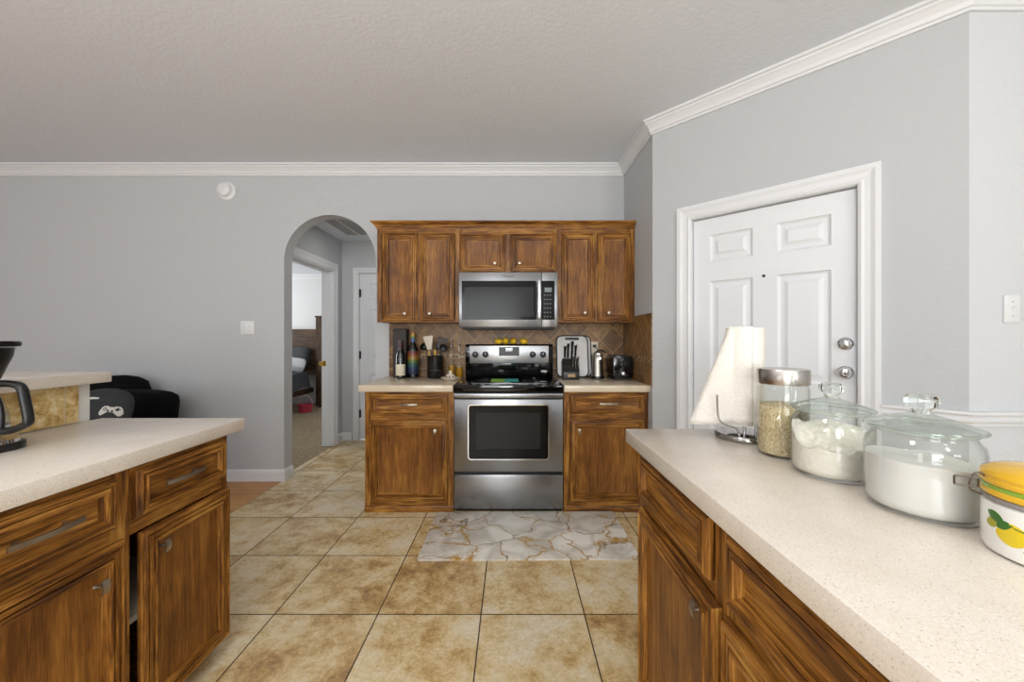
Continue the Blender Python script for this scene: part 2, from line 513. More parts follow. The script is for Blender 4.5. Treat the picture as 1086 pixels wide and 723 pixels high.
bm = B(); box(bm, LEFT-.1, RIGHT+.1, REAR-.1, D+TH, CEIL, CEIL+.08)
struct('ceiling', bm, M_ceil)
bm = B(); box(bm, -2.15, -.85, D+TH, 4.7, 2.38, 2.46)
struct('ceiling_hall', bm, M_ceil)
bm = B(); box(bm, -6.2, -2.15, D+TH, 7.3, 2.42, 2.5)
struct('ceiling_bedroom', bm, M_ceil)

# back wall with the arched opening
def arch_wall():
    t = B()
    n = 28; cx = (ARX0+ARX1)/2; rx = (ARX1-ARX0)/2
    arc = [(cx-rx*math.cos(PI*k/n), SPR+ARR*math.sin(PI*k/n)) for k in range(n+1)]
    def f(pts): t.faces.new([t.verts.new((x, 0, z)) for x, z in pts])
    f([(LEFT-.1, 0), (ARX0, 0), (ARX0, SPR), (ARX0, CEIL), (LEFT-.1, CEIL)])
    f([(ARX1, 0), (WX_+.5, 0), (WX_+.5, CEIL), (ARX1, CEIL), (ARX1, SPR)])
    for a, b in zip(arc, arc[1:]): f([a, b, (b[0], CEIL), (a[0], CEIL)])
    bmesh.ops.remove_doubles(t, verts=t.verts[:], dist=1e-5)
    r = bmesh.ops.extrude_face_region(t, geom=t.faces[:])
    for v in [g for g in r['geom'] if isinstance(g, bmesh.types.BMVert)]: v.co.y += TH
    for v in t.verts: v.co.y += D
    return t
struct('wall_back', arch_wall(), M_wall, smooth=30)

# right side: short return wall, diagonal wall with the entry door, bright front-facing wall
bm = B(); box(bm, WX_, WX_+.12, AY, D, 0, CEIL)
struct('wall_return', bm, M_wall)
L45 = math.hypot(BX-AX, BY-AY)
DO0, DO1, DOH = .254, 1.041, 1.975
def door_wall():
    t = B()
    box(t, 0, DO0, 0, .12, 0, CEIL); box(t, DO1, L45, 0, .12, 0, CEIL); box(t, DO0, DO1, 0, .12, DOH, CEIL)
    return t
struct('wall_diagonal', door_wall(), M_wall, loc=(AX, AY, 0), rot=(0, 0, -PI/4))
bm = B(); box(bm, BX, RIGHT+.1, BY, BY+.12, 0, CEIL)
struct('wall_right_front', bm, M_wall_lit)
bm = B(); box(bm, RIGHT, RIGHT+.1, REAR, BY, 0, CEIL)
struct('wall_right', bm, M_wall_lit)
bm = B(); box(bm, LEFT-.1, LEFT, REAR, D, 0, CEIL)
struct('wall_left', bm, M_wall)
# wall behind the camera, with three window openings
def rear_wall():
    t = B(); ops = [(-4.95, -3.45), (-1.55, .15), (1.75, 2.85)]
    xs = [LEFT-.1] + [v for o in ops for v in o] + [RIGHT+.1]
    for i in range(0, len(xs), 2): box(t, xs[i], xs[i+1], REAR-.12, REAR, 0, CEIL)
    for a, b in ops: box(t, a, b, REAR-.12, REAR, 0, .65); box(t, a, b, REAR-.12, REAR, 2.3, CEIL)
    return t, ops
t, OPS = rear_wall()
struct('wall_rear', t, M_wall)
for i, (a, b) in enumerate(OPS):
    bm = B()
    for x0, x1, z0, z1 in ((a, a+.05, .65, 2.3), (b-.05, b, .65, 2.3), (a+.05, b-.05, .65, .7), (a+.05, b-.05, 2.25, 2.3), (a+.05, b-.05, 1.46, 1.5), ((a+b)/2-.015, (a+b)/2+.015, .7, 2.25)):
        box(bm, x0, x1, REAR-.1, REAR-.04, z0, z1)
    struct('window_%d' % (i+1), bm, M_trim, label='white window frame behind the viewer')

# hall and bedroom
HLX = -2.03
BD0, BD1, BDH = 3.50, 4.33, 1.985
bm = B()
box(bm, HLX-.12, HLX, D+TH, BD0, 0, 2.42); box(bm, HLX-.12, HLX, BD1, 4.68, 0, 2.42); box(bm, HLX-.12, HLX, BD0, BD1, BDH, 2.42)
struct('wall_hall_left', bm, M_wall)
HBY = 4.56
bm = B()
box(bm, HLX, -1.83, HBY, HBY+.12, 0, 2.38); box(bm, -1.07, -.9, HBY, HBY+.12, 0, 2.38); box(bm, -1.83, -1.07, HBY, HBY+.12, 2.0, 2.38)
struct('wall_hall_back', bm, M_wall)
bm = B(); box(bm, -.97, -.87, D+TH, HBY, 0, 2.38)
struct('wall_hall_right', bm, M_wall)
bm = B(); box(bm, -6.2, -2.15, 7.2, 7.3, 0, 2.5)
struct('wall_bedroom_back', bm, M_bed_wall)
bm = B(); box(bm, -6.3, -6.2, D+TH, 7.3, 0, 2.5)
struct('wall_bedroom_left', bm, M_bed_wall)
bm = B(); box(bm, HLX-.12, HLX, 4.68, 7.3, 0, 2.5)
struct('wall_bedroom_right', bm, M_bed_wall)

# crown moulding
def crown(z, h=.088, p=.07):
    return [(0, z), (0, z-h), (.012, z-h), (.014, z-h+.012), (.022, z-h+.016), (.030, z-h+.034), (.046, z-h+.054), (.056, z-h+.062), (.058, z-h+.070), (p, z-h+.074), (p, z)]
bm = B()
sweep(bm, [(RIGHT, BY), (BX, BY), (AX, AY), (WX_, D), (LEFT, D)], crown(CEIL))
struct('trim_1', bm, M_trim, label='white crown moulding round the top of the walls')
bm = B()
sweep(bm, [(-2.15, 7.2), (-6.2, 7.2)], crown(2.42, .09, .06))
struct('trim_2', bm, M_trim, label='white crown moulding in the bedroom')
# baseboards
def base(h=.1): return [(0, 0), (.014, 0), (.014, h-.025), (.011, h-.015), (.006, h-.006), (0, h)]
bm = B(); sweep(bm, [(ARX0, D+TH), (ARX0, D), (LEFT, D)], base())
struct('baseboard_back', bm, M_trim)
bm = B(); sweep(bm, [(-1.912, HBY), (HLX, HBY), (HLX, BD1+.09)], base())
struct('baseboard_hall', bm, M_trim)
# chair rail
def rail(z0=.848, z1=.912):
    h = z1-z0
    return [(0, z0), (.010, z0), (.012, z0+.2*h), (.020, z0+.3*h), (.022, z0+.45*h), (.014, z0+.55*h), (.018, z0+.7*h), (.028, z0+.8*h), (.028, z1), (0, z1)]
u = Vector((1, -1)).normalized()
pA = (AX+u.x*(DO1+.083), AY+u.y*(DO1+.083))
bm = B(); sweep(bm, [(RIGHT, BY), (BX, BY), pA], rail())
struct('trim_3', bm, M_trim, label='white chair rail right of the entry door')

# door casings
def casing(bm, x0, x1, h, w, y=0, out=-1):
    """three mitred-looking boards with stepped profile round an opening in an x/z wall, standing out to -y"""
    prof = [(0, .010), (.012, .016), (.024, .012), (w*.55, .014), (w*.75, .021), (w, .021)]
    for (s, e), (dp0, dp1) in zip(zip([p[0] for p in prof], [p[0] for p in prof][1:]), zip([p[1] for p in prof], [p[1] for p in prof][1:])):
        # inverted U swept as three quads per profile step
        a = [(x0-s, 0), (x0-s, h+s), (x1+s, h+s), (x1+s, 0)]; b = [(x0-e, 0), (x0-e, h+e), (x1+e, h+e), (x1+e, 0)]
        for i in range(3):
            bm.faces.new([bm.verts.new((a[i][0], y+out*dp0, a[i][1])), bm.verts.new((a[i+1][0], y+out*dp0, a[i+1][1])),
                          bm.verts.new((b[i+1][0], y+out*dp1, b[i+1][1])), bm.verts.new((b[i][0], y+out*dp1, b[i][1]))])
    for s, dp in ((0, prof[0][1]), (w, prof[-1][1])):
        a = [(x0-s, 0), (x0-s, h+s), (x1+s, h+s), (x1+s, 0)]
        for i in range(3):
            bm.faces.new([bm.verts.new((a[i][0], y, a[i][1])), bm.verts.new((a[i+1][0], y, a[i+1][1])),
                          bm.verts.new((a[i+1][0], y+out*dp, a[i+1][1])), bm.verts.new((a[i][0], y+out*dp, a[i][1]))])
    bmesh.ops.remove_doubles(bm, verts=bm.verts[:], dist=1e-5)

def panel_leaf(w, h, th, panels):
    """six-panel door leaf in x/z, front at y=0 facing -y; panels = (x0,x1,z0,z1)"""
    t = B()
    xs = sorted({0, w} | {p[0] for p in panels} | {p[1] for p in panels}); zs = sorted({0, h} | {p[2] for p in panels} | {p[3] for p in panels})
    for i in range(len(xs)-1):
        for j in range(len(zs)-1):
            cx, cz = (xs[i]+xs[i+1])/2, (zs[j]+zs[j+1])/2
            if any(p[0] < cx < p[1] and p[2] < cz < p[3] for p in panels): continue
            t.faces.new([t.verts.new((x, 0, z)) for x, z in ((xs[i], zs[j]), (xs[i+1], zs[j]), (xs[i+1], zs[j+1]), (xs[i], zs[j+1]))])
    for x0, x1, z0, z1 in panels:
        rings = []
        for ins, dep in ((0, 0), (.004, .007), (.014, .0125), (.022, .0125), (.048, .002), (.050, .0005)):
            rings.append([t.verts.new((x, dep, z)) for x, z in ((x0+ins, z0+ins), (x1-ins, z0+ins), (x1-ins, z1-ins), (x0+ins, z1-ins))])
        for a, b in zip(rings, rings[1:]):
            for k in range(4): t.faces.new([a[k], a[(k+1) % 4], b[(k+1) % 4], b[k]])
        t.faces.new(rings[-1])
    bmesh.ops.remove_doubles(t, verts=t.verts[:], dist=1e-5)
    box(t, 0, w, .014, th, 0, h)
    for x in (0, w):
        t.faces.new([t.verts.new(p) for p in ((x, 0, 0), (x, .014, 0), (x, .014, h), (x, 0, h))])
    t.faces.new([t.verts.new(p) for p in ((0, 0, h), (w, 0, h), (w, .014, h), (0, .014, h))])
    return t

# entry door on the diagonal wall (local frame of that wall)
e = bpy.data.objects.new('door_1', None); COL.objects.link(e); e.location = (AX, AY, 0); e.rotation_euler = (0, 0, -PI/4)
e['kind'] = 'structure'; e['label'] = 'white six-panel entry door with peephole and deadbolt'; e['category'] = 'door'
lw = DO1-DO0-.012
px = [(.10, .333), (.45, .683)]
pz = [(.24, .80), (.98, 1.575), (1.70, 1.862)]
leaf = panel_leaf(lw, DOH-.016, .04, [(a-.006, b-.006, c-.006, d-.006) for a, b in px for c, d in pz])
obj('door_leaf', leaf, M_door, e, 25, loc=(DO0+.006, .028, .006))
bm = B(); casing(bm, DO0, DO1, DOH, .083)
box(bm, DO0-.001, DO0+.003, 0, .10, 0, DOH); box(bm, DO1-.003, DO1+.001, 0, .10, 0, DOH); box(bm, DO0, DO1, 0, .10, DOH-.003, DOH+.001)
obj('door_frame', bm, M_trim, e)
RXF = Matrix.Rotation(PI/2, 4, 'X')           # turns +z into -y
def facing(p): return Matrix.Translation(p) @ RXF
bm = B()
lathe(bm, [(.0, 0), (.033, 0), (.033, .004), (.029, .010), (.020, .014), (.020, .022), (.016, .026), (0, .027)], 28, M=facing((.9926, .028, 1.194)))
box(bm, .9926-.004, .9926+.004, -.012, .002, 1.194-.014, 1.194+.014, .002)
obj('deadbolt', bm, M_chrome, e, 40)
bm = B()
lathe(bm, [(.0, 0), (.033, 0), (.033, .004), (.028, .009), (.013, .014), (.011, .030), (.020, .036), (.028, .046), (.028, .056), (.021, .064), (0, .066)], 32, M=facing((.9926, .028, 1.050)))
obj('door_knob', bm, M_chrome, e, 40)
bm = B(); lathe(bm, [(0, 0), (.008, 0), (.008, .003), (.005, .003), (.004, .001), (0, .001)], 20, M=facing((.642, .028, 1.576)))
obj('peephole', bm, M_black, e, 40)

# hall door on the hall's back wall
e = bpy.data.objects.new('door_2', None); COL.objects.link(e); e.location = (-1.83, HBY, 0)
e['kind'] = 'structure'; e['label'] = 'white panelled door at the end of the hall'; e['category'] = 'door'
obj('door_leaf', panel_leaf(.748, 1.982, .035, [(a, b, c, d) for a, b in ((.115, .325), (.425, .635)) for c, d in ((.22, .78), (.95, 1.56), (1.68, 1.86))]), M_door, e, 25, loc=(.006, .015, .012))
bm = B(); casing(bm, 0, .76, 2.0, .06)
box(bm, -.001, .003, 0, .1, 0, 2.0); box(bm, .757, .761, 0, .1, 0, 2.0); box(bm, 0, .76, 0, .1, 1.997, 2.001)
obj('door_frame', bm, M_trim, e)
for z in (.32, 1.02, 1.76):
    bm = B(); lathe(bm, [(0, 0), (.007, 0), (.007, .1), (0, .1)], 10, c=(.006, .006, z-.05)); box(bm, .006, .024, .0105, .0145, z-.045, z+.045)
    obj('hinge', bm, M_black, e, 40)

# bedroom doorway casing on the hall's left wall
e = bpy.data.objects.new('door_3', None); COL.objects.link(e); e.location = (HLX, BD0, 0); e.rotation_euler = (0, 0, PI/2)
e['kind'] = 'structure'; e['label'] = 'white cased doorway into the bedroom'; e['category'] = 'door'
bm = B(); casing(bm, 0, BD1-BD0, BDH, .085)
box(bm, -.001, .012, -.002, .122, 0, BDH); box(bm, BD1-BD0-.012, BD1-BD0+.001, -.002, .122, 0, BDH); box(bm, 0, BD1-BD0, -.002, .122, BDH-.012, BDH+.001)
box(bm, BD1-BD0-.022, BD1-BD0-.012, .03, .065, 0, BDH-.012); box(bm, .012, BD1-BD0-.012, .03, .065, BDH-.022, BDH-.012)
obj('door_frame', bm, M_trim, e)
bm = B(); box(bm, BD1-BD0-.0145, BD1-BD0-.012, .074, .112, .905, .965, .001)
lathe(bm, [(0, 0), (.02, .003), (.028, .02), (.022, .04), (0, .046)], 20, M=Matrix.Translation((BD1-BD0-.014, .112, .935)) @ Matrix.Rotation(-PI/2, 4, 'Y'))
obj('strike_plate', bm, M_brass, e, 40)

# backsplash slabs (kept as part of the walls' dressing)
SPZ = .8955
bm = B(); box(bm, 0, WX_-.008+1.05, -.008, 0, 0, 1.36-SPZ)
struct('trim_4', bm, M_splash, loc=(-1.05, D, SPZ), label='brown diagonal stone tile backsplash behind the stove')
bm = B(); box(bm, 0, D-2.612, -.008, 0, 0, 1.393-SPZ)
struct('trim_5', bm, M_splash, loc=(WX_, D, SPZ), rot=(0, 0, -PI/2), label='brown stone tile backsplash on the side wall')

# raised bar wall on the left
bm = B(); box(bm, -1.81, -1.692, .55, 1.53, 0, 1.042)
struct('wall_bar', bm, wall_mat('bar wall paint', '#d9d6cf'), label='low wall carrying the raised bar')
bm = B(); box(bm, -1.692, -1.684, .55, 1.484, .897, 1.0415)
struct('trim_6', bm, M_bartile, label='golden travertine tiles under the raised bar')

# ------------------------------------------------------------------ cabinets
def profile_front(w, h, rings=None, mats=True):
    """drawer or door front, x 0..w, z 0..h, back at y=0, standing out to -y; slot 0 upright grain, 1 lengthwise, 2 panel"""
    t = B()
    if rings is None:
        k = min(w, h)
        s = .050 if k > .2 else .036
        rings = [(0, 0), (0, .009), (.002, .012), (.004, .0125), (.005, .0165), (.009, .0205), (.013, .0215), (.0155, .0195), (.017, .0125), (.0195, .0125), (.021, .0175), (.027, .0195), (s-.018, .0195), (s-.0165, .0125), (s-.0145, .0125), (s-.013, .0195), (s-.009, .0225), (s-.005, .0215), (s-.003, .0150), (s, .0150), (s+.001, .0125), (s+.0025, .0065), (s+.008, .0055)]
    R = [[t.verts.new((x, -d, z)) for x, z in ((i, i), (w-i, i), (w-i, h-i), (i, h-i))] for i, d in rings]
    for a, b in zip(R, R[1:]):
        for q in range(4):
            f = t.faces.new([a[q], a[(q+1) % 4], b[(q+1) % 4], b[q]]); f.material_index = 1 if q in (0, 2) else 0
    f = t.faces.new(R[-1]); f.material_index = 2 if h > .2 else 1
    t.faces.new(R[0][::-1])
    return t

def carcass(w, d, z0, z1, ends=(True, True)):
    t = B(); p = .018
    box(t, 0, p, .02, d, z0, z1); box(t, w-p, w, .02, d, z0, z1)
    box(t, p, w-p, .02, d, z0, z0+p); box(t, p, w-p, d-.01, d, z0+p, z1); box(t, p, w-p, .02, d-.01, z1-p, z1)
    return t

def face_frame(w, z0, z1, rails, st=(.04, .04), mid=()):
    """stiles (slot 0) and rails (slot 1), 20 mm thick, from y=0 to .02"""
    t = B()
    box(t, 0, st[0], 0, .02, z0, z1, .001, 1, 0); box(t, w-st[1], w, 0, .02, z0, z1, .001, 1, 0)
    for a, b in rails: box(t, st[0], w-st[1], .0005, .02, a, b, 0, 1, 1)
    for x0, x1, a, b in mid: box(t, x0, x1, .0005, .02, a, b, 0, 1, 0)
    return t

def bar_pull(L=.15):
    """arched flat bar on two posts; along x, standing out to -y"""
    t = B()
    n = 12
    for i in range(n):
        a, b = i/n, (i+1)/n
        def P(u): return (-L/2+L*u, -.022-.010*math.sin(PI*u))
        (xa, ya), (xb, yb) = P(a), P(b)
        A = [t.verts.new(p) for p in ((xa, ya-.003, -.0065), (xa, ya-.003, .0065), (xa, ya+.003, .0065), (xa, ya+.003, -.0065))]
        C = [t.verts.new(p) for p in ((xb, yb-.003, -.0065), (xb, yb-.003, .0065), (xb, yb+.003, .0065), (xb, yb+.003, -.0065))]
        for k in range(4): t.faces.new([A[k], A[(k+1) % 4], C[(k+1) % 4], C[k]])
        if i == 0: t.faces.new(A)
        if i == n-1: t.faces.new(C)
    bmesh.ops.remove_doubles(t, verts=t.verts[:], dist=1e-5)
    for s in (-1, 1): lathe(t, [(0, 0), (.005, 0), (.005, .027), (0, .027)], 12, M=Matrix.Translation((s*L*.32, 0, 0)) @ RXF)
    return t
def tab_pull():
    """little curved upright tab on one post"""
    t = B(); n = 8
    for i in range(n):
        za, zb = -.019+.038*i/n, -.019+.038*(i+1)/n
        def Y(z): return -.030+14*z*z
        A = [t.verts.new(p) for p in ((-.009, Y(za)-.002, za), (.009, Y(za)-.002, za), (.009, Y(za)+.002, za), (-.009, Y(za)+.002, za))]
        C = [t.verts.new(p) for p in ((-.009, Y(zb)-.002, zb), (.009, Y(zb)-.002, zb), (.009, Y(zb)+.002, zb), (-.009, Y(zb)+.002, zb))]
        for k in range(4): t.faces.new([A[k], A[(k+1) % 4], C[(k+1) % 4], C[k]])
        if i == 0: t.faces.new(A)
        if i == n-1: t.faces.new(C)
    bmesh.ops.remove_doubles(t, verts=t.verts[:], dist=1e-5)
    lathe(t, [(0, 0), (.007, 0), (.0045, .006), (.0045, .029), (0, .029)], 12, M=RXF)
    return t
def knob():
    t = B(); lathe(t, [(0, 0), (.008, 0), (.006, .008), (.007, .014), (.013, .018), (.014, .024), (.010, .029), (0, .030)], 20, M=RXF)
    return t

def cabinet(label, loc, rotz, w, d, z0, z1, fronts, rails, st=(.04, .04), mid=(), name='base_cabinet', cat='cabinet', group=None, toe=0, foot=False, shelf=None):
    """fronts: (kind, x0, x1, za, zb, handle) ; handle = ('bar'|'tab'|'knob', x, z) or None"""
    c = thing(name, label, cat, loc, rotz, group)
    obj('body', carcass(w, d, z0, z1), [WV], c)
    obj('face_frame', face_frame(w, z0, z1, rails, st, mid), [WV, WX], c)
    if toe:
        bm = B(); box(bm, .01, w-.01, toe, toe+.018, 0, z0); box(bm, 0, .018, toe, d, 0, z0); box(bm, w-.018, w, toe, d, 0, z0)
        obj('toe_kick', bm, WX, c)
    if foot:
        bm = B(); sweep(bm, [(w, 0), (0, 0)], [(-.02, 0), (.010, 0), (.010, .030), (.004, .042), (-.02, .042)])
        obj('plinth', bm, WX, c)
    if shelf:
        bm = B(); box(bm, .02, w-.02, .03, d-.02, shelf, shelf+.018)
        obj('shelf', bm, M_ivory, c)
    for kind, x0, x1, za, zb, hd in fronts:
        fo = obj(kind, profile_front(x1-x0, zb-za), WOOD3, c, 30, loc=(x0, -.001, za))
        if hd:
            ty, hx, hz = hd
            bmh = bar_pull(.125 if w > .55 else .15) if ty == 'bar' else tab_pull() if ty == 'tab' else knob()
            obj('knob' if ty == 'knob' else 'handle', bmh, M_nickel, fo, 40, loc=(hx-x0, -(.0065 if ty != 'knob' else .0195), hz-za))
    return c

CT = .895; CB = .848                                # worktop top and underside
BZ0 = .07
# --- back run
FY = 2.69
dw = D-.001-FY
cabinet('dark oak base cabinet with one drawer and one door left of the stove', (-1.036, FY, 0), 0, .626, dw, .0, CB,
        [('drawer', .042, .584, .693, .828, ('bar', .313, .76)), ('door', .042, .584, .075, .648, ('tab', .50, .57))],
        [(.0, .085), (.635, .705), (.82, CB)], foot=True)
cabinet('dark oak base cabinet with one drawer and one door right of the stove', (.364, FY, 0), 0, WX_-.364, dw, .0, CB,
        [('drawer', .042, .565, .695, .833, ('bar', .31, .765)), ('door', .042, .565, .078, .652, ('tab', .105, .573))],
        [(.0, .085), (.635, .705), (.82, CB)], foot=True)
def counter(name, label, poly, mat, z0=CB, z1=CT, bev=.004):
    bm = B(); prism(bm, poly, 'z', z0, z1, 0, bev)
    return tag(obj(name, bm, mat, None, 30), label, 'countertop')
def R4(x0, x1, y0, y1): return [(x0, y0), (x1, y0), (x1, y1), (x0, y1)]
counter('countertop', 'short cream worktop left of the stove carrying bottles and utensils', R4(-1.07, -.411, 2.655, D-.0005), M_quartz2)
counter('countertop', 'short cream worktop right of the stove carrying the toaster', R4(.363, WX_-.0005, 2.645, D-.0005), M_quartz2)

# --- wall cabinets
UY = 2.985; ud = D-.001-UY
UZ0, UZ1 = 1.346, 2.075
def upx(px): return (px-543)/F*(UY-.02)
def wallcab(label, x0, x1, z0, doors):
    w = x1-x0
    fr = []
    for a, b, za, zb, kx, kz in doors: fr.append(('door', upx(a)-x0, upx(b)-x0, za, zb, ('knob', upx(kx)-x0, kz)))
    mid = []
    if len(doors) == 2:
        m = (upx(doors[0][1])+upx(doors[1][0]))/2-x0; mid = [(m-.03, m+.03, z0+.03, UZ1-.04)]
    return cabinet(label, (x0, UY, 0), 0, w, ud, z0, UZ1, fr, [(z0, z0+.03), (UZ1-.04, UZ1)], (.035, .035), mid, name='wall_cabinet')
c1, c2 = -.409, .352
wallcab('tall oak wall cabinet with two doors left of the microwave', -1.054, c1-.0005, UZ0, [(405, 442.3, UZ0+.010, 2.043, 430, 1.412), (445, 481.7, UZ0+.010, 2.043, 456, 1.412)])
wallcab('low oak wall cabinet with two short doors above the microwave', c1, c2, 1.730, [(487.6, 536, 1.736, 2.035, 525, 1.80), (541.5, 590, 1.736, 2.035, 551, 1.80)])
wallcab('tall oak wall cabinet with two doors right of the microwave', c2+.0005, WX_-.0005, UZ0, [(596, 631, UZ0+.010, 2.043, 620, 1.418), (634, 669.5, UZ0+.010, 2.043, 645, 1.418)])
bm = B()
prof = [(-.02, UZ1), (.004, UZ1), (.006, UZ1+.008), (.012, UZ1+.012), (.018, UZ1+.028), (.034, UZ1+.040), (.042, UZ1+.046), (.042, UZ1+.055), (-.02, UZ1+.055)]
sweep(bm, [(WX_-.001, UY), (-1.054, UY), (-1.054, D-.001)], prof)
o = obj('cabinet_cornice', bm, wood('oak cornice grain', 0), None)
# swept with the room on the right-hand side
tag(o, 'stained oak cornice along the top of the wall cabinets', 'cornice')

# --- left peninsula (fronts face +x)
PX = -1.12
cabinet('oak peninsula cabinet at the free end, its door hung askew', (PX, 1.105, 0), PI/2, .395, .55, BZ0, CB,
        [('drawer', .022, .372, .690, .830, ('bar', .178, .763)), ('door', .036, .391, .066, .640, ('tab', .10, .569))],
        [(BZ0, .10), (.645, .700), (.82, CB)], st=(.014, .03), mid=((.014, .05, .700, .82),), toe=.055, shelf=.36)
cabinet('oak peninsula cabinet with drawer and door nearest the viewer, under the coffee maker', (PX, .615, 0), PI/2, .4895, .55, BZ0, CB,
        [('drawer', .03, .455, .690, .830, ('bar', .285, .763)), ('door', .03, .478, .085, .648, ('tab', .405, .557))],
        [(BZ0, .10), (.635, .705), (.82, CB)], toe=.055)
counter('countertop', 'pale quartz worktop of the left peninsula under the coffee maker', R4(-1.683, -1.095, .60, 1.567), M_quartz)
counter('bar_top', 'raised cream bar top behind the left peninsula', R4(-2.15, -1.65, .52, 1.576), M_quartz, 1.0425, 1.084)

# --- right island (fronts face -x)
IX = .436
cabinet('oak island cabinet at the far end, its door with one nickel pull', (IX, 1.31, 0), -PI/2, .53, .55, BZ0, CB,
        [('drawer', .055, .488, .700, .836, None), ('door', .045, .520, .085, .664, ('tab', .462, .62))],
        [(BZ0, .10), (.645, .705), (.83, CB)], toe=.055)
cabinet('oak island cabinet nearest the viewer under the flour and sugar jars', (IX, .7795, 0), -PI/2, .48, .55, BZ0, CB,
        [('drawer', .030, .450, .700, .836, None), ('door', .012, .45, .085, .664, None)],
        [(BZ0, .10), (.645, .705), (.83, CB)], toe=.055)
counter('countertop', 'pale speckled quartz worktop of the right island under the jars', R4(.41, 1.06, .27, 1.38), M_quartz)

# ------------------------------------------------------------------ stove
def stove():
    x0, x1 = -.409, .360; xc = (x0+x1)/2; w = x1-x0; FYS = 2.674
    s = thing('stove', 'stainless electric stove with black glass cooktop between the base cabinets', 'stove', (xc, FYS, 0))
    h = w/2
    bm = B(); box(bm, -h+.002, h-.002, .03, .56, .02, .845); box(bm, -h+.01, h-.01, .03, .5, 0, .02)
    obj('body', bm, M_black, s)
    bm = B(); box(bm, -h+.003, h-.003, -.0, .03, .025, .265, .004)
    obj('drawer', bm, M_steel, s, 30)
    # oven door with an inset rounded window
    bm = B(); box(bm, -h+.003, h-.003, -.004, .03, .288, .795, .005)
    d = obj('door', bm, M_steel, s, 30)
    zx0, zx1, zz0, zz1 = -.278, .278, .378, .752
    bm = B(); prism(bm, rrect(zx0-.006, zx1+.006, zz0-.006, zz1+.006, .022), 'y', -.0075, -.0035)
    obj('window_trim', bm, M_chrome, d, 30)
    bm = B(); prism(bm, rrect(zx0, zx1, zz0, zz1, .018), 'y', -.009, -.005)
    wnd = obj('window', bm, M_window_glass, d, 30)
    bm = B(); prism(bm, rrect(zx0+.05, zx1-.055, zz0+.07, zz1-.05, .004), 'y', -.0096, -.0085)
    obj('window_pane', bm, plain('oven inner glass', '#262728', .14, 0, .16), d, 30)
    bm = B()                                                  # broad flat handle across the top of the door
    box(bm, -h+.003, h-.003, -.040, -.014, .806, .842, .007, 3); 
    for sx in (-1, 1): box(bm, sx*(h-.05)-.02, sx*(h-.05)+.02, -.02, .03, .812, .836)
    obj('door_handle', bm, M_steel, s, 30)
    bm = B(); box(bm, -h, h, -.012, .525, .846, .897, .006, 3)
    obj('cooktop', bm, M_black_gloss, s, 30)
    ring = plain('burner ring print', '#2d2d30', .15)
    for bx, by, r in ((-.19, .14, .105), (.2, .14, .085), (-.19, .38, .08), (.2, .38, .105)):
        bm = B(); lathe(bm, [(r-.003, .8972), (r-.003, .8975), (r, .8975), (r, .8972)], 40, c=(bx, by, 0))
        obj('burner', bm, ring, s)
    # backguard
    bm = B()
    prism(bm, [(.520, .896), (.575, .896), (.585, 1.171), (.53, 1.171), (.518, 1.150)], 'x', -.366, .366, 0, .005)
    bg = obj('backguard', bm, M_black_gloss, s, 30)
    bm = B(); prism(bm, [(.5165, 1.012), (.525, 1.012), (.525, 1.158), (.5132, 1.158)], 'x', -.330, .330, 0, .001)
    obj('control_panel', bm, metal('panel steel', '#a9aaac', .3, 0), s, 30)
    bm = B(); box(bm, -.085, .085, .509, .518, 1.075, 1.148, .001)
    cl = obj('clock', bm, M_black, s)
    bm = B(); box(bm, -.028, .028, .508, .510, 1.112, 1.140)
    obj('display', bm, M_black_gloss, cl)
    lettering('1:22', .019, plain('clock digits', '#cfe8ea', .5, emit=.7), cl, (0, .5075, 1.126), (PI/2, 0, 0))
    mk = plain('knob black', '#161616', .3)
    for kx in (-.282, -.197, .197, .283):
        bm = B()
        lathe(bm, [(0, 0), (.026, 0), (.026, .005), (.022, .018), (.019, .020), (0, .020)], 28, M=Matrix.Translation((kx, .514, 1.086)) @ RXF)
        box(bm, kx-.004, kx+.004, .489, .50, 1.058, 1.106, .002)
        k = obj('knob', bm, mk, s, 40)
        bm = B(); box(bm, kx-.0015, kx+.0015, .4885, .4895, 1.088, 1.104)
        obj('pointer', bm, M_plastic, k)
    ink = plain('grey ink', '#4a4b4d', .5)
    lettering('Whirlpool', .022, ink, s, (0, .5135, 1.036), (PI/2, 0, 0))
    bm = B(); lathe(bm, [(0, 0), (.030, 0), (.028, .003), (0, .004)], 32, M=Matrix.Translation((.293, .520, .945)) @ RXF, sy=.36)
    bd = obj('badge', bm, M_chrome, s, 40)
    return s
stove()

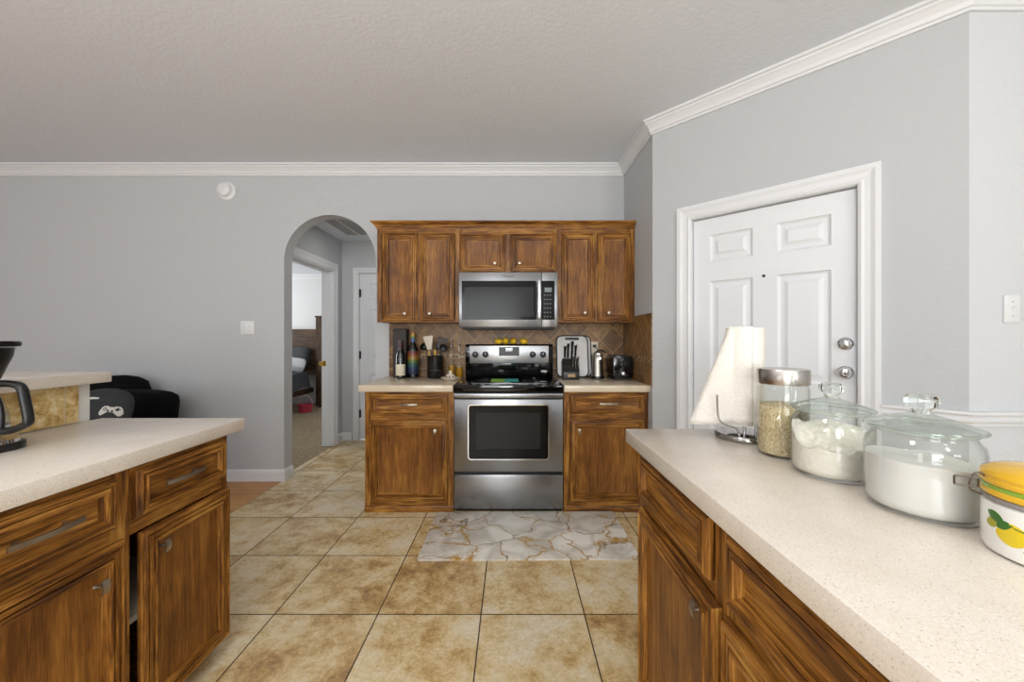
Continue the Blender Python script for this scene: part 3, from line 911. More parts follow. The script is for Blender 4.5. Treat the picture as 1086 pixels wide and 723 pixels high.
# ------------------------------------------------------------------ microwave
def microwave():
    x0, x1, y0, z0, z1 = -.407, .350, 2.925, 1.303, 1.7275
    w = x1-x0; h = z1-z0
    s = thing('microwave', 'stainless over-range microwave hanging under the low wall cabinet', 'microwave', (x0, y0, z0))
    bm = B(); box(bm, .004, w-.004, .03, D-.002-y0, 0, h)
    obj('body', bm, M_black, s)
    dx = w*.838
    bm = B(); box(bm, 0, dx-.001, 0, .03, .004, h, .004)
    d = obj('door', bm, M_steel, s, 30)
    bm = B(); box(bm, dx+.001, w, 0, .03, .004, h, .004)
    cp = obj('control_panel', bm, M_steel, s, 30)
    bm = B(); prism(bm, rrect(.022, .592, .060, .358, .006), 'y', -.003, .001)
    g = obj('window', bm, M_window_glass, d, 30)
    bm = B(); prism(bm, rrect(.045, .575, .082, .310, .004), 'y', -.0036, -.0025)
    obj('window_pane', bm, plain('microwave mesh glass', '#2c2d2e', .16, 0, .16), d, 30)
    bm = B(); box(bm, dx+.002, w-.024, -.003, .001, .06, .358, .002)
    obj('keypad', bm, plain('keypad black', '#0a0a0b', .4, 0, .2), cp, 30)
    bm = B(); box(bm, dx+.022, w-.046, -.0036, -.0026, .272, .306)
    obj('display', bm, plain('lcd', '#6f7678', .3), cp)
    km = plain('key print', '#8f9193', .5)
    for r in range(6):
        for c in range(3):
            cx = dx+.022+.022*c; cz = .248-.033*r
            bm = B(); box(bm, cx-.005, cx+.005, -.0035, -.0026, cz-.0022, cz+.0022)
            obj('key', bm, km, cp)
    # upright bar handle
    bm = B(); hx = dx-.020
    box(bm, hx-.013, hx+.013, -.045, -.028, .062, .362, .006, 3)
    for zz in (.09, .33): box(bm, hx-.009, hx+.009, -.03, .002, zz-.012, zz+.012)
    obj('handle', bm, metal('handle steel', '#c3c4c6', .18), d, 30)
    lettering('Whirlpool', .020, plain('dark ink', '#303133', .5), d, (w*.5, -.0006, .392), (PI/2, 0, 0))
    bm = B(); box(bm, .02, w-.02, .04, .3, -.012, 0)
    obj('vent', bm, M_black_matte, s)
microwave()

# ------------------------------------------------------------------ floor mat
bm = B(); prism(bm, rrect(-.615, .615, -.285, .285, .010), 'z', 0, .011, 0, .003)
tag(obj('kitchen_mat', bm, M_mat, None, 40, loc=(.092, 2.382, .0005), rot=(0, 0, math.radians(.5))), 'white marble-print kitchen mat with gold veins on the floor before the stove', 'mat')

# ------------------------------------------------------------------ wall fittings
def plate(name, label, loc, rotz, gangs, kind='toggle', cat='light switch'):
    w = .07+.046*(gangs-1)
    s = thing(name, label, cat, loc, rotz)
    bm = B(); box(bm, -w/2, w/2, -.006, 0, -.058, .058, .003, 2)
    obj('plate', bm, M_plastic if kind == 'toggle' else M_ivory, s, 40)
    for g in range(gangs):
        x = (g-(gangs-1)/2)*.046
        if kind == 'toggle':
            bm = B(); box(bm, x-.005, x+.005, -.0075, -.005, -.012, .012); prism(bm, [(-.006, .001), (-.017, .007), (-.016, .011), (-.006, .009)], 'x', x-.004, x+.004)
            obj('toggle', bm, M_plastic, s)
        else:
            for z in (-.02, .02):
                bm = B(); lathe(bm, [(0, 0), (.016, 0), (.016, .0015), (0, .0015)], 24, M=facing((x, -.006, z)))
                for dx_ in (-.006, .006): box(bm, x+dx_-.001, x+dx_+.001, -.0082, -.0072, z-.004, z+.005)
                obj('socket', bm, M_ivory, s)
    for g in range(gangs):
        x = (g-(gangs-1)/2)*.046
        for z in ((-.03, .03) if kind == 'toggle' else (0,)):
            bm = B(); lathe(bm, [(0, 0), (.003, 0), (.002, .001), (0, .001)], 10, M=facing((x, -.006, z)))
            obj('screw', bm, M_nickel, s)
    return s
plate('light_switch', 'white double light switch plate on the grey wall left of the arch', (-2.263, D-.0005, 1.311), 0, 2)
plate('light_switch', 'white single light switch on the bright wall right of the entry door', (2.12, BY-.0005, 1.346), 0, 1)
plate('power_outlet', 'ivory power outlet on the stone backsplash behind the can opener', (.70, D-.009, 1.135), 0, 1, 'outlet', 'outlet')

sd = thing('smoke_detector', 'round white smoke detector high on the grey wall', 'smoke detector', (-2.44, D-.0005, 2.482))
bm = B(); lathe(bm, [(0, 0), (.078, 0), (.078, .006), (.070, .010), (0, .010)], 36, M=RXF)
obj('mounting_plate', bm, M_plastic, sd, 40)
bm = B(); lathe(bm, [(0, .010), (.060, .010), (.060, .028), (.052, .038), (.030, .044), (0, .045)], 36, c=(-.012, .006, 0), M=RXF)
dm = obj('cover', bm, M_plastic, sd, 40)
bm = B(); lathe(bm, [(0, 0), (.010, 0), (.010, .002), (0, .002)], 16, M=facing((-.040, -.040, .0)))
obj('test_button', bm, plain('grey plastic', '#8b8b8b', .5), dm, 40)

# return-air grille in the hall ceiling
gr = thing('ceiling_vent', 'slatted return-air grille in the hall ceiling', 'vent', (-1.58, 3.86, 2.3795))
bm = B()
for x0, x1, y0, y1 in ((-.28, .28, -.42, -.39), (-.28, .28, .39, .42), (-.28, -.25, -.39, .39), (.25, .28, -.39, .39), (-.125, -.11, -.39, .39)):
    box(bm, x0, x1, y0, y1, -.012, 0)
obj('frame', bm, M_trim, gr)
bm = B()
for k in range(34):
    x = -.247+.0146*k
    if abs(x+.117) < .014: continue
    prism(bm, [(x+.012, -.001), (x, -.010), (x+.0016, -.010), (x+.0136, -.001)], 'y', -.39, .39)
obj('slats', bm, plain('grey vent paint', '#a2a2a3', .5), gr)
bm = B(); box(bm, -.25, .25, -.39, .39, -.0009, -.0001)
obj('duct_shade', bm, M_dark, gr)  # flat dark sheet behind the slats, painting the shade up inside

# ------------------------------------------------------------------ things on the worktop left of the stove
ZC = CT+.0003
bx_ = thing('wine_gift_box', 'tall dark brown wooden bottle box against the backsplash', 'box', (-.93, 3.2, ZC))
bm = B(); box(bm, -.055, .055, -.045, .045, 0, .405, .003)
obj('body', bm, plain('dark stained wood', '#1d120b', .5, var=.4), bx_)
bm = B(); box(bm, -.046, .046, -.0475, -.0455, .02, .385, .001)
obj('sliding_panel', bm, plain('dark panel wood', '#241609', .5, var=.4), bx_)

def bottle(name, label, loc, R, h, neck, shoulder, mat, cap_mat, label_mat, lab, cap=.06, neck_h=None):
    s = thing(name, label, 'bottle', loc)
    bm = B()
    lathe(bm, [(0, .004), (R*.8, 0), (R, .006), (R, shoulder), (R*.92, shoulder+.025), (neck*1.35, shoulder+.065), (neck, shoulder+.085), (neck, h-.012), (neck*1.15, h-.010), (neck*1.15, h), (0, h)], 32)
    obj('glass', bm, mat, s, 40)
    bm = B(); lathe(bm, [(neck+.0006, h-cap), (neck*1.15+.0008, h-cap*.2), (neck*1.15+.0008, h+.001), (0, h+.001)], 28)
    obj('capsule', bm, cap_mat, s, 40)
    bm = B()
    n = 40
    lathe(bm, [(R+.0005, lab[0]), (R+.0008, lab[0]+.001), (R+.0008, lab[1]-.001), (R+.0005, lab[1])], n)
    obj('label', bm, label_mat, s, 40)
    return s
M_green_glass = plain('dark bottle glass', '#0a0d0a', .05, 0, .7)
M_rain = N('rainbow stripes')
sep = M_rain.n('ShaderNodeSeparateXYZ'); M_rain.l(M_rain.coord(), sep.inputs[0])
fz = M_rain.math('DIVIDE', M_rain.math('SUBTRACT', sep.outputs[2], .03), .19)
cr = M_rain.n('ShaderNodeValToRGB'); cr.color_ramp.interpolation = 'CONSTANT'
els = [(.0, '#262742'), (.15, '#233152'), (.32, '#244c4b'), (.48, '#4a5f27'), (.63, '#8a6a20'), (.78, '#7c3f1f'), (.9, '#662420')]
while len(cr.color_ramp.elements) < len(els): cr.color_ramp.elements.new(.5)
for el, (p, c) in zip(cr.color_ramp.elements, els): el.position = p; el.color = S(c)
M_rain.l(fz, cr.inputs[0]); M_rain.color(cr.outputs[0]); M_rain.set(Roughness=.3)
M_foil = N('rainbow foil')
sep = M_foil.n('ShaderNodeSeparateXYZ'); M_foil.l(M_foil.coord(), sep.inputs[0])
M_foil.color(M_foil.ramp(M_foil.math('DIVIDE', M_foil.math('SUBTRACT', sep.outputs[2], .29), .08), [(0, '#5b3a8a'), (.25, '#3a5fa8'), (.5, '#34764a'), (.75, '#b0942f'), (1, '#a05a24')])); M_foil.set(Roughness=.3)
bottle('wine_bottle', 'dark wine bottle with a cream label in front of the brown box', (-.908, 3.112, ZC), .0365, .305, .0135, .165, M_green_glass, plain('maroon foil', '#3a1216', .3), plain('cream label', '#d9cfb8', .6), (.025, .115))
bottle('liquor_bottle', 'black bottle with rainbow striped label beside the wine bottle', (-.822, 3.17, ZC), .044, .375, .016, .215, M_green_glass, M_foil.m, M_rain.m, (.03, .22), .085)

# utensil crock and what stands in it
CR = Vector((-.632, 3.15, ZC))
cr_ = thing('utensil_crock', 'black round crock full of cooking utensils on the worktop', 'crock', CR)
bm = B(); lathe(bm, [(0, 0), (.062, 0), (.066, .006), (.066, .172), (.067, .178), (.064, .180), (.060, .176), (.058, .012), (0, .010)], 40)
obj('pot', bm, plain('black ceramic', '#141312', .22), cr_, 40)
bm = B(); lathe(bm, [(.0662, .060), (.0672, .062), (.0672, .066), (.0662, .068)], 40)
obj('band', bm, plain('dark grey glaze', '#2a2826', .3), cr_, 40)
def utensil(name, label, base, tip, head, hmat, head_mat, r=.006):
    """shaft from base to tip (relative to the crock), head built by callback in a frame whose +z runs along the shaft"""
    s = thing(name, label, 'utensil', CR + Vector(base))
    v = Vector(tip)-Vector(base); L = v.length
    zc = v.normalized(); xc_ = (Vector((1, 0, 0)) - zc*zc.x).normalized(); yc = zc.cross(xc_)
    q = Matrix((xc_, yc, zc)).transposed().to_euler()
    s.rotation_mode = 'XYZ'; s.rotation_euler = q
    bm = B(); tube(bm, [(0, 0, 0), (0, 0, L*.5), (0, 0, L)], [r, r*.9, r*.6], 10, flat=.6)
    obj('shaft', bm, hmat, s, 40)
    obj('head', head(L), head_mat, s, 40)
    return s
def blade(w0, w1, h, th=.003, slots=0):
    def f(L):
        t = B()
        if not slots:
            prism(t, [(-w0/2, L-.012), (w0/2, L-.012), (w1/2, L+h), (-w1/2, L+h)], 'y', -th/2, th/2, 0, .001)
        else:
            nb = slots+1
            for k in range(nb):
                c0 = -w1/2+w1*(k*2)/(2*nb-1); c1_ = c0+w1/(2*nb-1)
                box(t, c0, c1_, -th/2, th/2, L+.012, L+h-.012)
            box(t, -w1/2, w1/2, -th/2, th/2, L+h-.012, L+h, .001); box(t, -w1/2, w1/2, -th/2, th/2, L-.004, L+.012, .001)
        return t
    return f
def bowl(r, dep, tilt=.5):
    def f(L):
        t = B(); M = Matrix.Translation((0, 0, L+r*.7)) @ Matrix.Rotation(PI/2+tilt, 4, 'X')
        prof = [(r*math.sin(a), -dep*math.cos(a)) for a in [PI/2*k/8 for k in range(9)]]
        prof += [(x-.002, z+.0005) for x, z in prof[::-1][:-1]] + [(0, -dep+.002)]
        lathe(t, prof, 24, M=M); return t
    return f
M_nylon = plain('black nylon', '#121214', .4)
M_yell = plain('yellow grip', '#c9a322', .4)
utensil('spatula', 'pale flat spatula standing tallest in the black crock', (-.022, -.025, .06), (-.042, -.035, .245), blade(.035, .082, .10, .004), plain('steel shaft', '#b9b6b0', .3, .6), plain('off white silicone', '#cdc2b4', .5))
utensil('slotted_turner', 'black slotted turner leaning right in the crock', (.012, .0, .05), (.045, .012, .235), blade(.05, .085, .10, .003, 4), M_nylon, M_nylon)
utensil('serving_spoon', 'black spoon at the right edge of the crock', (0, -.015, .05), (.064, -.02, .225), bowl(.034, .014, .2), M_nylon, M_nylon)
utensil('ladle', 'black ladle hanging out over the left side of the crock', (0, .02, .12), (-.085, .03, .235), bowl(.036, .03, .9), M_nylon, M_nylon)
utensil('whisk', 'yellow handled tool at the middle of the crock', (.0, -.03, .05), (.006, -.045, .20), blade(.012, .014, .03, .008), M_nylon, M_yell, .005)
utensil('tongs', 'yellow tipped tongs low at the left of the crock', (-.03, -.005, .05), (-.047, -.008, .195), blade(.014, .016, .03, .008), M_nylon, M_yell, .005)
utensil('basting_brush', 'black brush behind the spatula in the crock', (-.005, .025, .05), (.012, .032, .24), blade(.03, .04, .05, .01), M_nylon, M_nylon)

# oil dispensers
M_oilglass = thin_glass('clear bottle glass')
M_oil = N('golden oil'); M_oil.set(Base_Color=S('#d9a514'), Roughness=.1, Transmission_Weight=.6, IOR=1.4)
M_oil = M_oil.m
def oil_bottle(label, loc, h, fill):
    s = thing('oil_dispenser', label, 'oil bottle', loc, 0)
    bm = B(); lathe(bm, [(0, .002), (.025, 0), (.027, .004), (.027, .095), (.024, .112), (.012, .145), (.009, .16), (.0085, h*.78), (.011, h*.785), (.011, h*.80), (0, h*.80)], 28)
    obj('glass', bm, M_oilglass, s, 40)
    bm = B(); lathe(bm, [(0, .005), (.024, .005), (.0245, .009), (.0245, fill), (0, fill)], 28)
    obj('oil', bm, M_oil, s, 40)
    bm = B(); lathe(bm, [(.0112, h*.78), (.0118, h*.80), (.008, h*.83), (.004, h*.86), (.003, h), (0, h)], 16)
    obj('pourer', bm, metal('pourer steel', '#8b8884', .25), s, 40)
    return s
oil_bottle('left oil dispenser by the crock, clear neck over golden oil', (-.505, 3.185, ZC), .33, .10)
oil_bottle('right oil dispenser beside the stove backguard, golden oil', (-.438, 3.165, ZC), .325, .085)

# small dish with a ceramic figure
ds = thing('dish', 'small white ruffled dish on the worktop corner by the stove', 'dish', (-.478, 2.955, ZC))
bm = B()
seg = 48; rings = []
for r, z in ((.0, .002), (.035, .0), (.045, .004), (.066, .017), (.072, .022), (.069, .0235), (.045, .009), (.0, .007)):
    if r == 0: rings.append([bm.verts.new((0, 0, z))]); continue
    rings.append([bm.verts.new((r*(1+.05*math.cos(8*2*PI*k/seg)*(r > .05))*math.cos(2*PI*k/seg), r*(1+.05*math.cos(8*2*PI*k/seg)*(r > .05))*math.sin(2*PI*k/seg), z)) for k in range(seg)])
for a, b in zip(rings, rings[1:]):
    for k in range(seg):
        k2 = (k+1) % seg
        bm.faces.new([a[0], b[k], b[k2]] if len(a) == 1 else [a[k], a[k2], b[0]] if len(b) == 1 else [a[k], a[k2], b[k2], b[k]])
M_china = plain('white china', '#d8ccba', .25)
obj('plate', bm, M_china, ds, 50)
fg = thing('shaker', 'small round white and brown ceramic shaker sitting in the ruffled dish', 'shaker', (-.478, 2.955, ZC+.0095))
bm = B(); lathe(bm, [(0, 0), (.026, 0), (.036, .012), (.038, .024), (.030, .036), (.016, .043), (.010, .048), (.013, .056), (.010, .066), (0, .069)], 32)
obj('body', bm, M_china, fg, 50)
for a in (-2.2, -1.57, -.9):
    bm = B(); lathe(bm, [(0, 0), (.007, 0), (.005, .003), (0, .004)], 14, M=Matrix.Translation((.0375*math.cos(a), .0375*math.sin(a), .022)) @ Matrix.Rotation(a, 4, 'Z') @ Matrix.Rotation(PI/2, 4, 'Y'))
    obj('spot', bm, plain('brown glaze', '#5a2c1c', .3), fg, 50)

# ------------------------------------------------------------------ on the stove
lemon_m = plain('lemon skin', '#f0c62a', .4, bump=(160, .25, .002), var=.12)
def lemon_mesh():
    t = B()
    prof = []
    for k in range(17):
        a = PI*k/16; r = .0265*math.sin(a)**.9 if 0 < k < 16 else 0
        z = -.036*math.cos(a)
        if k in (0, 1): z -= .003
        if k in (15, 16): z += .003
        prof.append((r, z))
    lathe(t, prof, 24)
    return t
lem = None
for i, (px_, rz, sc, lab) in enumerate(((528.5, 1.3, .92, 'leftmost of the four lemons on top of the stove backguard'),
                                        (536.3, 0.1, 1.08, 'largest lemon, second from the left on the stove backguard'),
                                        (544.5, 0.2, 1.06, 'third lemon from the left on the stove backguard'),
                                        (555.5, 1.5, .95, 'rightmost lemon, set apart from the other three on the backguard'))):
    if lem is None:
        o = lem = obj('lemon', lemon_mesh(), lemon_m, None, 60)
    else:
        o = lem.copy(); COL.objects.link(o)
    o.rotation_euler = (PI/2, 0, rz); o.scale = (sc,)*3
    o.location = ((px_-543)/F*3.23, 3.230, 1.1712+.0262*sc)
    tag(o, lab, 'lemon', 'lemons on the stove backguard')
    # stalk nub
pm = thing('pot_holder', 'flat green and teal pot holder lying on the black cooktop', 'pot holder', (-.055, 2.93, .8978))
bm = B(); box(bm, -.105, .0, -.075, .075, 0, .007, .003)
obj('green_half', bm, plain('green cloth', '#7fae3a', .8, var=.15), pm)['label'] = 'green half of the pot holder'
bm = B(); box(bm, .0, .105, -.075, .075, 0, .007, .003)
obj('teal_half', bm, plain('teal cloth', '#2f9f98', .8, var=.15), pm)['label'] = 'teal half of the pot holder'

# ------------------------------------------------------------------ worktop right of the stove
def cutting_board(label, loc, rx, ry=0):
    s = thing('cutting_board', label, 'cutting board', loc)
    s.rotation_euler = (rx, ry, 0)
    w, h = .135, .355
    bm = B(); prism(bm, rrect(-w, w, 0, h, .045), 'y', -.005, .005, 0, .002)
    obj('rim', bm, M_black_matte, s, 40)
    # white face with a slot for the hand
    bm = B(); prism(bm, rrect(-w+.010, w-.010, .010, h-.010, .038), 'y', -.0068, -.0048, 0, .0005)
    obj('face', bm, plain('white board plastic', '#d8d6d4', .4), s, 40)['label'] = 'white cutting face'
    bm = B(); prism(bm, rrect(-.06, .06, h-.042, h-.020, .010), 'y', -.0076, -.006, 0, .0004)
    obj('hand_slot', bm, M_black, s, 40)
    return s
cutting_board('white cutting board with black rim leaning behind the knife block', (.505, 3.165, ZC+.001), -.18)
cutting_board('second cutting board, mostly hidden behind the white one', (.535, 3.188, ZC+.001), -.18)

kb = thing('knife_block', 'black knife block full of knives in front of the white cutting board', 'knife block', (.468, 3.06, ZC))
bm = B(); prism(bm, [(-.055, 0), (.055, 0), (.075, .135), (.005, .165), (-.047, .065), (-.055, .062)], 'x', -.064, .064, 0, .003)
M_kb = plain('black stained wood', '#17130f', .4, var=.3)
obj('block', bm, M_kb, kb, 30)
bm = B(); box(bm, -.03, .03, -.0565, -.0548, .020, .045, .0005)
obj('plaque', bm, plain('tan plaque', '#a88a62', .5), kb)
def knife(label, x, y, z, L, steel=False, w=.011):
    s = thing('kitchen_knife' if not steel else 'steak_knife', label, 'knife', (kb.location.x+x, kb.location.y+y, kb.location.z+z))
    s.rotation_euler = (-.42 + .42*2*0, 0, 0)
    s.rotation_euler = (.30, 0, 0)
    bm = B(); tube(bm, smoothpath([(0, 0, .004), (0, 0, L*.3), (0, .002, L*.7), (0, -.003, L)], 4), [w*.75]*4+[w*.85]*4+[w]*4+[w*.8], 10, flat=1.25)
    obj('handle', bm, metal('knife steel', '#b5b5b5', .2) if steel else M_black, s, 40)
    bm = B(); box(bm, -.0012, .0012, -.010, .010, -.012, .006)
    obj('blade', bm, M_chrome, s)
    bm = B(); lathe(bm, [(0, L-.002), (w*.7, L-.001), (w*.6, L+.003), (0, L+.004)], 12)
    obj('pommel', bm, M_chrome, s, 40)
    return s
grp = 'knives in the knife block'
for i, (x, y, z, L, lab) in enumerate(((-.045, .005, .166, .105, 'leftmost black-handled knife in the top of the block'),
                                       (-.020, .008, .165, .130, 'second black-handled knife from the left in the block'),
                                       (.012, .012, .163, .150, 'tallest black-handled knife, third from the left in the block'),
                                       (.040, .010, .164, .120, 'rightmost black-handled knife in the top of the block'))):
    knife(lab, x, y, z, L)['group'] = grp
for i, (x, lab) in enumerate(((.014, 'leftmost steel steak knife low in the block'), (.034, 'middle steel steak knife low in the block'), (.054, 'rightmost steel steak knife low in the block'))):
    knife(lab, x, -.036, .108, .075, True, .007)['group'] = 'steak knives in the knife block'

# can opener, plug and cord
co_ = thing('can_opener', 'tall tapered silver can opener with black base beside the toaster', 'can opener', (.693, 3.10, ZC))
bm = B(); lathe(bm, [(0, 0), (.052, 0), (.053, .006), (.051, .020), (0, .021)], 36)
obj('base', bm, M_black, co_, 40)
bm = B(); lathe(bm, [(0, .021), (.048, .021), (.044, .10), (.040, .17), (.037, .195), (.030, .208), (0, .211)], 36)
obj('body', bm, metal('satin silver', '#a9a49b', .36), co_, 40)
bm = B(); prism(bm, [(-.052, .175), (-.030, .170), (-.030, .208), (-.056, .205)], 'x', -.018, .018, 0, .003)
lathe(bm, [(0, 0), (.010, 0), (.010, .012), (0, .012)], 16, M=facing((.006, -.048, .165)))
obj('cutter', bm, M_chrome, co_, 40)
bm = B(); tube(bm, smoothpath([(-.02, -.02, .211), (.0, -.022, .224), (.035, -.012, .226), (.064, .0, .214)], 5), .006, 10)
obj('lever', bm, M_black, co_, 40)
PO = Vector((.70-.693, D-.0185-3.10, 1.155-ZC))
bm = B(); tube(bm, smoothpath([(0, -.028, 0), (.012, -.045, -.02), (.032, -.05, -.09), (.052, -.055, -.2), (.06, -.08, -.2545), (.06, -.115, -.2545)], 6), .003, 8)
cd_ = obj('power_cord', bm, M_black, co_, 40, loc=PO)
bm = B(); box(bm, -.012, .012, -.028, 0, -.012, .012, .004)
obj('plug', bm, M_black, cd_)

# toaster
ts = thing('toaster', 'black two-slot toaster in the corner by the side backsplash', 'toaster', (.868, 3.095, ZC))
bm = B(); prism(bm, rrect(-.076, .076, .014, .19, .028, 6), 'y', -.112, .118, 0, .006)
M_toast = plain('gloss black plastic', '#0a0a0b', .13)
obj('body', bm, M_toast, ts, 40)
bm = B(); box(bm, -.070, .070, -.108, .112, 0, .014, .004)
obj('base', bm, M_black_matte, ts)
for x in (-.028, .028):
    bm = B(); box(bm, x-.015, x+.015, -.085, .09, .1895, .1912, .0006)
    obj('slot', bm, metal('slot steel', '#55524f', .35), ts)
bm = B(); box(bm, -.006, .006, -.1165, -.1115, .06, .155); box(bm, -.022, .022, -.135, -.116, .128, .146, .004)
obj('lever', bm, M_black_matte, ts)
bm = B(); lathe(bm, [(0, 0), (.018, 0), (.017, .010), (.012, .013), (0, .013)], 24, M=facing((.004, -.112, .048)))
obj('dial', bm, M_chrome, ts, 40)

# ------------------------------------------------------------------ right island: towel holder, jars, canister
TX, TY = .762, 1.25
th = thing('paper_towel_holder', 'steel paper towel holder with round base at the far end of the island', 'paper towel holder', (TX, TY, ZC))
bm = B(); lathe(bm, [(0, 0), (.086, 0), (.088, .003), (.088, .014), (.084, .019), (.07, .021), (0, .021)], 56)
obj('base', bm, metal('dark polished steel', '#9d9a96', .14), th, 40)
bm = B(); lathe(bm, [(0, .021), (.005, .021), (.005, .358), (.007, .360), (.007, .365), (0, .367)], 16)
obj('pole', bm, M_chrome, th, 40)
bm = B()
bm.free()
for x in (-.019, .019):
    bm = B(); lathe(bm, [(0, .021), (.0045, .021), (.0045, .048), (0, .048)], 12, c=(x, -.028, 0))
    obj('support', bm, M_chrome, th, 40)
bm = B(); tube(bm, smoothpath([(-.048, -.052, .021), (-.062, -.058, .046), (-.095, -.062, .056), (-.116, -.060, .072), (-.120, -.058, .105), (-.121, -.057, .150)], 6), .0032, 10)
obj('tension_arm', bm, M_chrome, th, 40)
M_paper = plain('paper towel', '#e6e1d8', .9, 0, .2, bump=(110, .6, .005))
tr_ = thing('paper_towel_roll', 'white paper towel roll with a loose sheet on the steel holder', 'paper towel roll', (TX, TY, ZC+.049))
bm = B(); lathe(bm, [(.019, 0), (.054, 0), (.0555, .003), (.0555, .307), (.054, .310), (.019, .310), (.019, 0)], 48)
obj('roll', bm, M_paper, tr_, 40)
bm = B(); lathe(bm, [(.0188, -.0006), (.0188, .3106), (.0165, .3106), (.0165, -.0006), (.0188, -.0006)], 32)
obj('core', bm, plain('cardboard', '#a98d69', .8), tr_, 40)
# loose sheet leaves the roll on its near-left side and flares out to a low corner
bm = B(); nu, nv = 14, 16; g = []
for i in range(nu+1):
    u_ = i/nu; row = []
    for j in range(nv+1):
        v_ = j/nv                                       # 0 top .. 1 bottom
        a0 = math.radians(262); a1 = math.radians(150)
        reach = .012+.115*v_**1.1
        z = .310*(1-v_)+.004
        # first 60% wraps the roll, the rest leaves it
        if u_ < .6:
            a = a0+(a1+math.radians(50)-a0)*(u_/.6); r = .0562
            p = Vector((r*math.cos(a), r*math.sin(a), z))
        else:
            a = a1+math.radians(50); r = .0562; t_ = (u_-.6)/.4
            p = Vector((r*math.cos(a), r*math.sin(a), z)) + Vector((-.94, .34+.10*math.sin(3*v_), 0))*reach*t_ + Vector((0, -.012*math.sin(PI*t_), -.014*t_*v_))
        row.append(bm.verts.new(p))
    g.append(row)
for i in range(nu):
    for j in range(nv): bm.faces.new([g[i][j], g[i+1][j], g[i+1][j+1], g[i][j+1]])
sh = obj('loose_sheet', bm, M_paper, tr_, 60)
so = sh.modifiers.new('thickness', 'SOLIDIFY'); so.thickness = .0006; so.offset = 1

M_jar = thin_glass('clear jar glass', '#fcfdfc')
M_lidglass = thin_glass('clear lid glass', '#f7fbf9', 1.1)
M_knobglass = solid_glass('solid knob glass', '#f4faf7')
M_rimglass = solid_glass('solid rim glass', '#eef4f0')
# tall rice jar with steel lid
RX_, RY_ = .762, 1.075
rj = thing('storage_jar', 'tall glass jar of rice with a flat steel lid', 'jar', (RX_, RY_, ZC))
bm = B(); lathe(bm, [(0, .001), (.056, 0), (.0605, .004), (.0615, .010), (.0615, .188), (.058, .196), (.058, .205), (.0565, .205), (.0565, .196), (.0595, .187), (.0595, .010), (.055, .006), (0, .006)], 56)
obj('glass', bm, M_jar, rj, 40)
bm = B(); lathe(bm, [(.0590, .199), (.0625, .199), (.0632, .201), (.0632, .237), (.061, .241), (0, .2415)], 56)
obj('lid', bm, M_steel_v, rj, 40)
m = N('rice grains'); co = m.coord()
vo = m.n('ShaderNodeTexVoronoi'); vo.inputs['Scale'].default_value = 330; m.l(m.mapping(co, (1, 1, .6)), vo.inputs['Vector'])
sepc = m.n('ShaderNodeSeparateColor'); m.l(vo.outputs['Color'], sepc.inputs[0])
m.color(m.ramp(sepc.outputs[0], [(.0, '#b39c70'), (.3, '#cdb68a'), (.7, '#d9c69e'), (1, '#e6d8b8')])); m.bump(vo.outputs['Distance'], .35, .002); m.set(Roughness=.7)
bm = B(); lathe(bm, [(0, .0065), (.054, .0065), (.0590, .011), (.0590, .138), (.05, .142), (.02, .147), (0, .148)], 48)
tag(obj('rice', bm, m.m, None, 60, loc=(RX_, RY_, ZC)), 'tan rice filling the tall steel-lidded jar', 'rice', kind='stuff')

def glass_jar(label, loc, R=.082):
    s = thing('storage_jar', label, 'jar', loc)
    k = R/.082
    out = [(0, .002), (.066, .0), (.076, .004), (.0805, .012), (.082, .022), (.082, .120), (.0795, .132), (.073, .141), (.0705, .146), (.0715, .152), (.0735, .155)]
    inn = [(.0715, .155), (.0690, .151), (.0685, .146), (.071, .140), (.0775, .131), (.0798, .120), (.0798, .022), (.078, .013), (.073, .008), (0, .007)]
    bm = B(); lathe(bm, [(r*k, z) for r, z in out+inn], 64)
    obj('glass', bm, M_jar, s, 40)
    bm = B()
    lathe(bm, [(r*k, z) for r, z in ((0, .158), (.067, .156), (.079, .1555), (.0815, .158), (.081, .161), (.074, .164), (.055, .171), (.034, .178), (.022, .181), (.016, .185), (0, .185))], 64)
    lid = obj('lid', bm, M_lidglass, s, 40)
    bm = B(); lathe(bm, [((.0815+.0026*math.cos(a))*k, .1585+.0026*math.sin(a)) for a in [2*PI*q/10 for q in range(11)]], 64)
    bmesh.ops.remove_doubles(bm, verts=bm.verts[:], dist=1e-6)
    obj('lid_rim', bm, M_rimglass, lid, 60)
    bm = B(); lathe(bm, [((.0722+.0022*math.cos(a))*k, .1525+.0022*math.sin(a)) for a in [2*PI*q/10 for q in range(11)]], 64)
    bmesh.ops.remove_doubles(bm, verts=bm.verts[:], dist=1e-6)
    obj('neck_ring', bm, M_rimglass, s, 60)
    bm = B()
    lathe(bm, [(r*k, z) for r, z in ((0, .1835), (.014, .184), (.013, .189), (.016, .193))], 12)
    prof = [(.016, .193), (.0225, .197), (.0245, .203), (.0245, .212), (.022, .218), (.014, .2205), (0, .221)]
    lathe(bm, [(r*k, z) for r, z in prof], 10)
    bmesh.ops.remove_doubles(bm, verts=bm.verts[:], dist=1e-5)
    obj('lid_knob', bm, M_knobglass, lid, 30)
    return s
FX, FYJ = .767, .918
SX, SY = .781, .729
glass_jar('glass jar of lumpy flour with glass lid, between the rice and the sugar', (FX, FYJ, ZC), .080)
glass_jar('largest glass jar, full of smooth white sugar, beside the lemon canister', (SX, SY, ZC), .082)
M_flour = plain('flour', '#ece4d9', .95, 0, .1, bump=(90, .6, .006))
M_sugar = plain('sugar', '#e6e2de', .8, 0, .2, bump=(900, .3, .001))
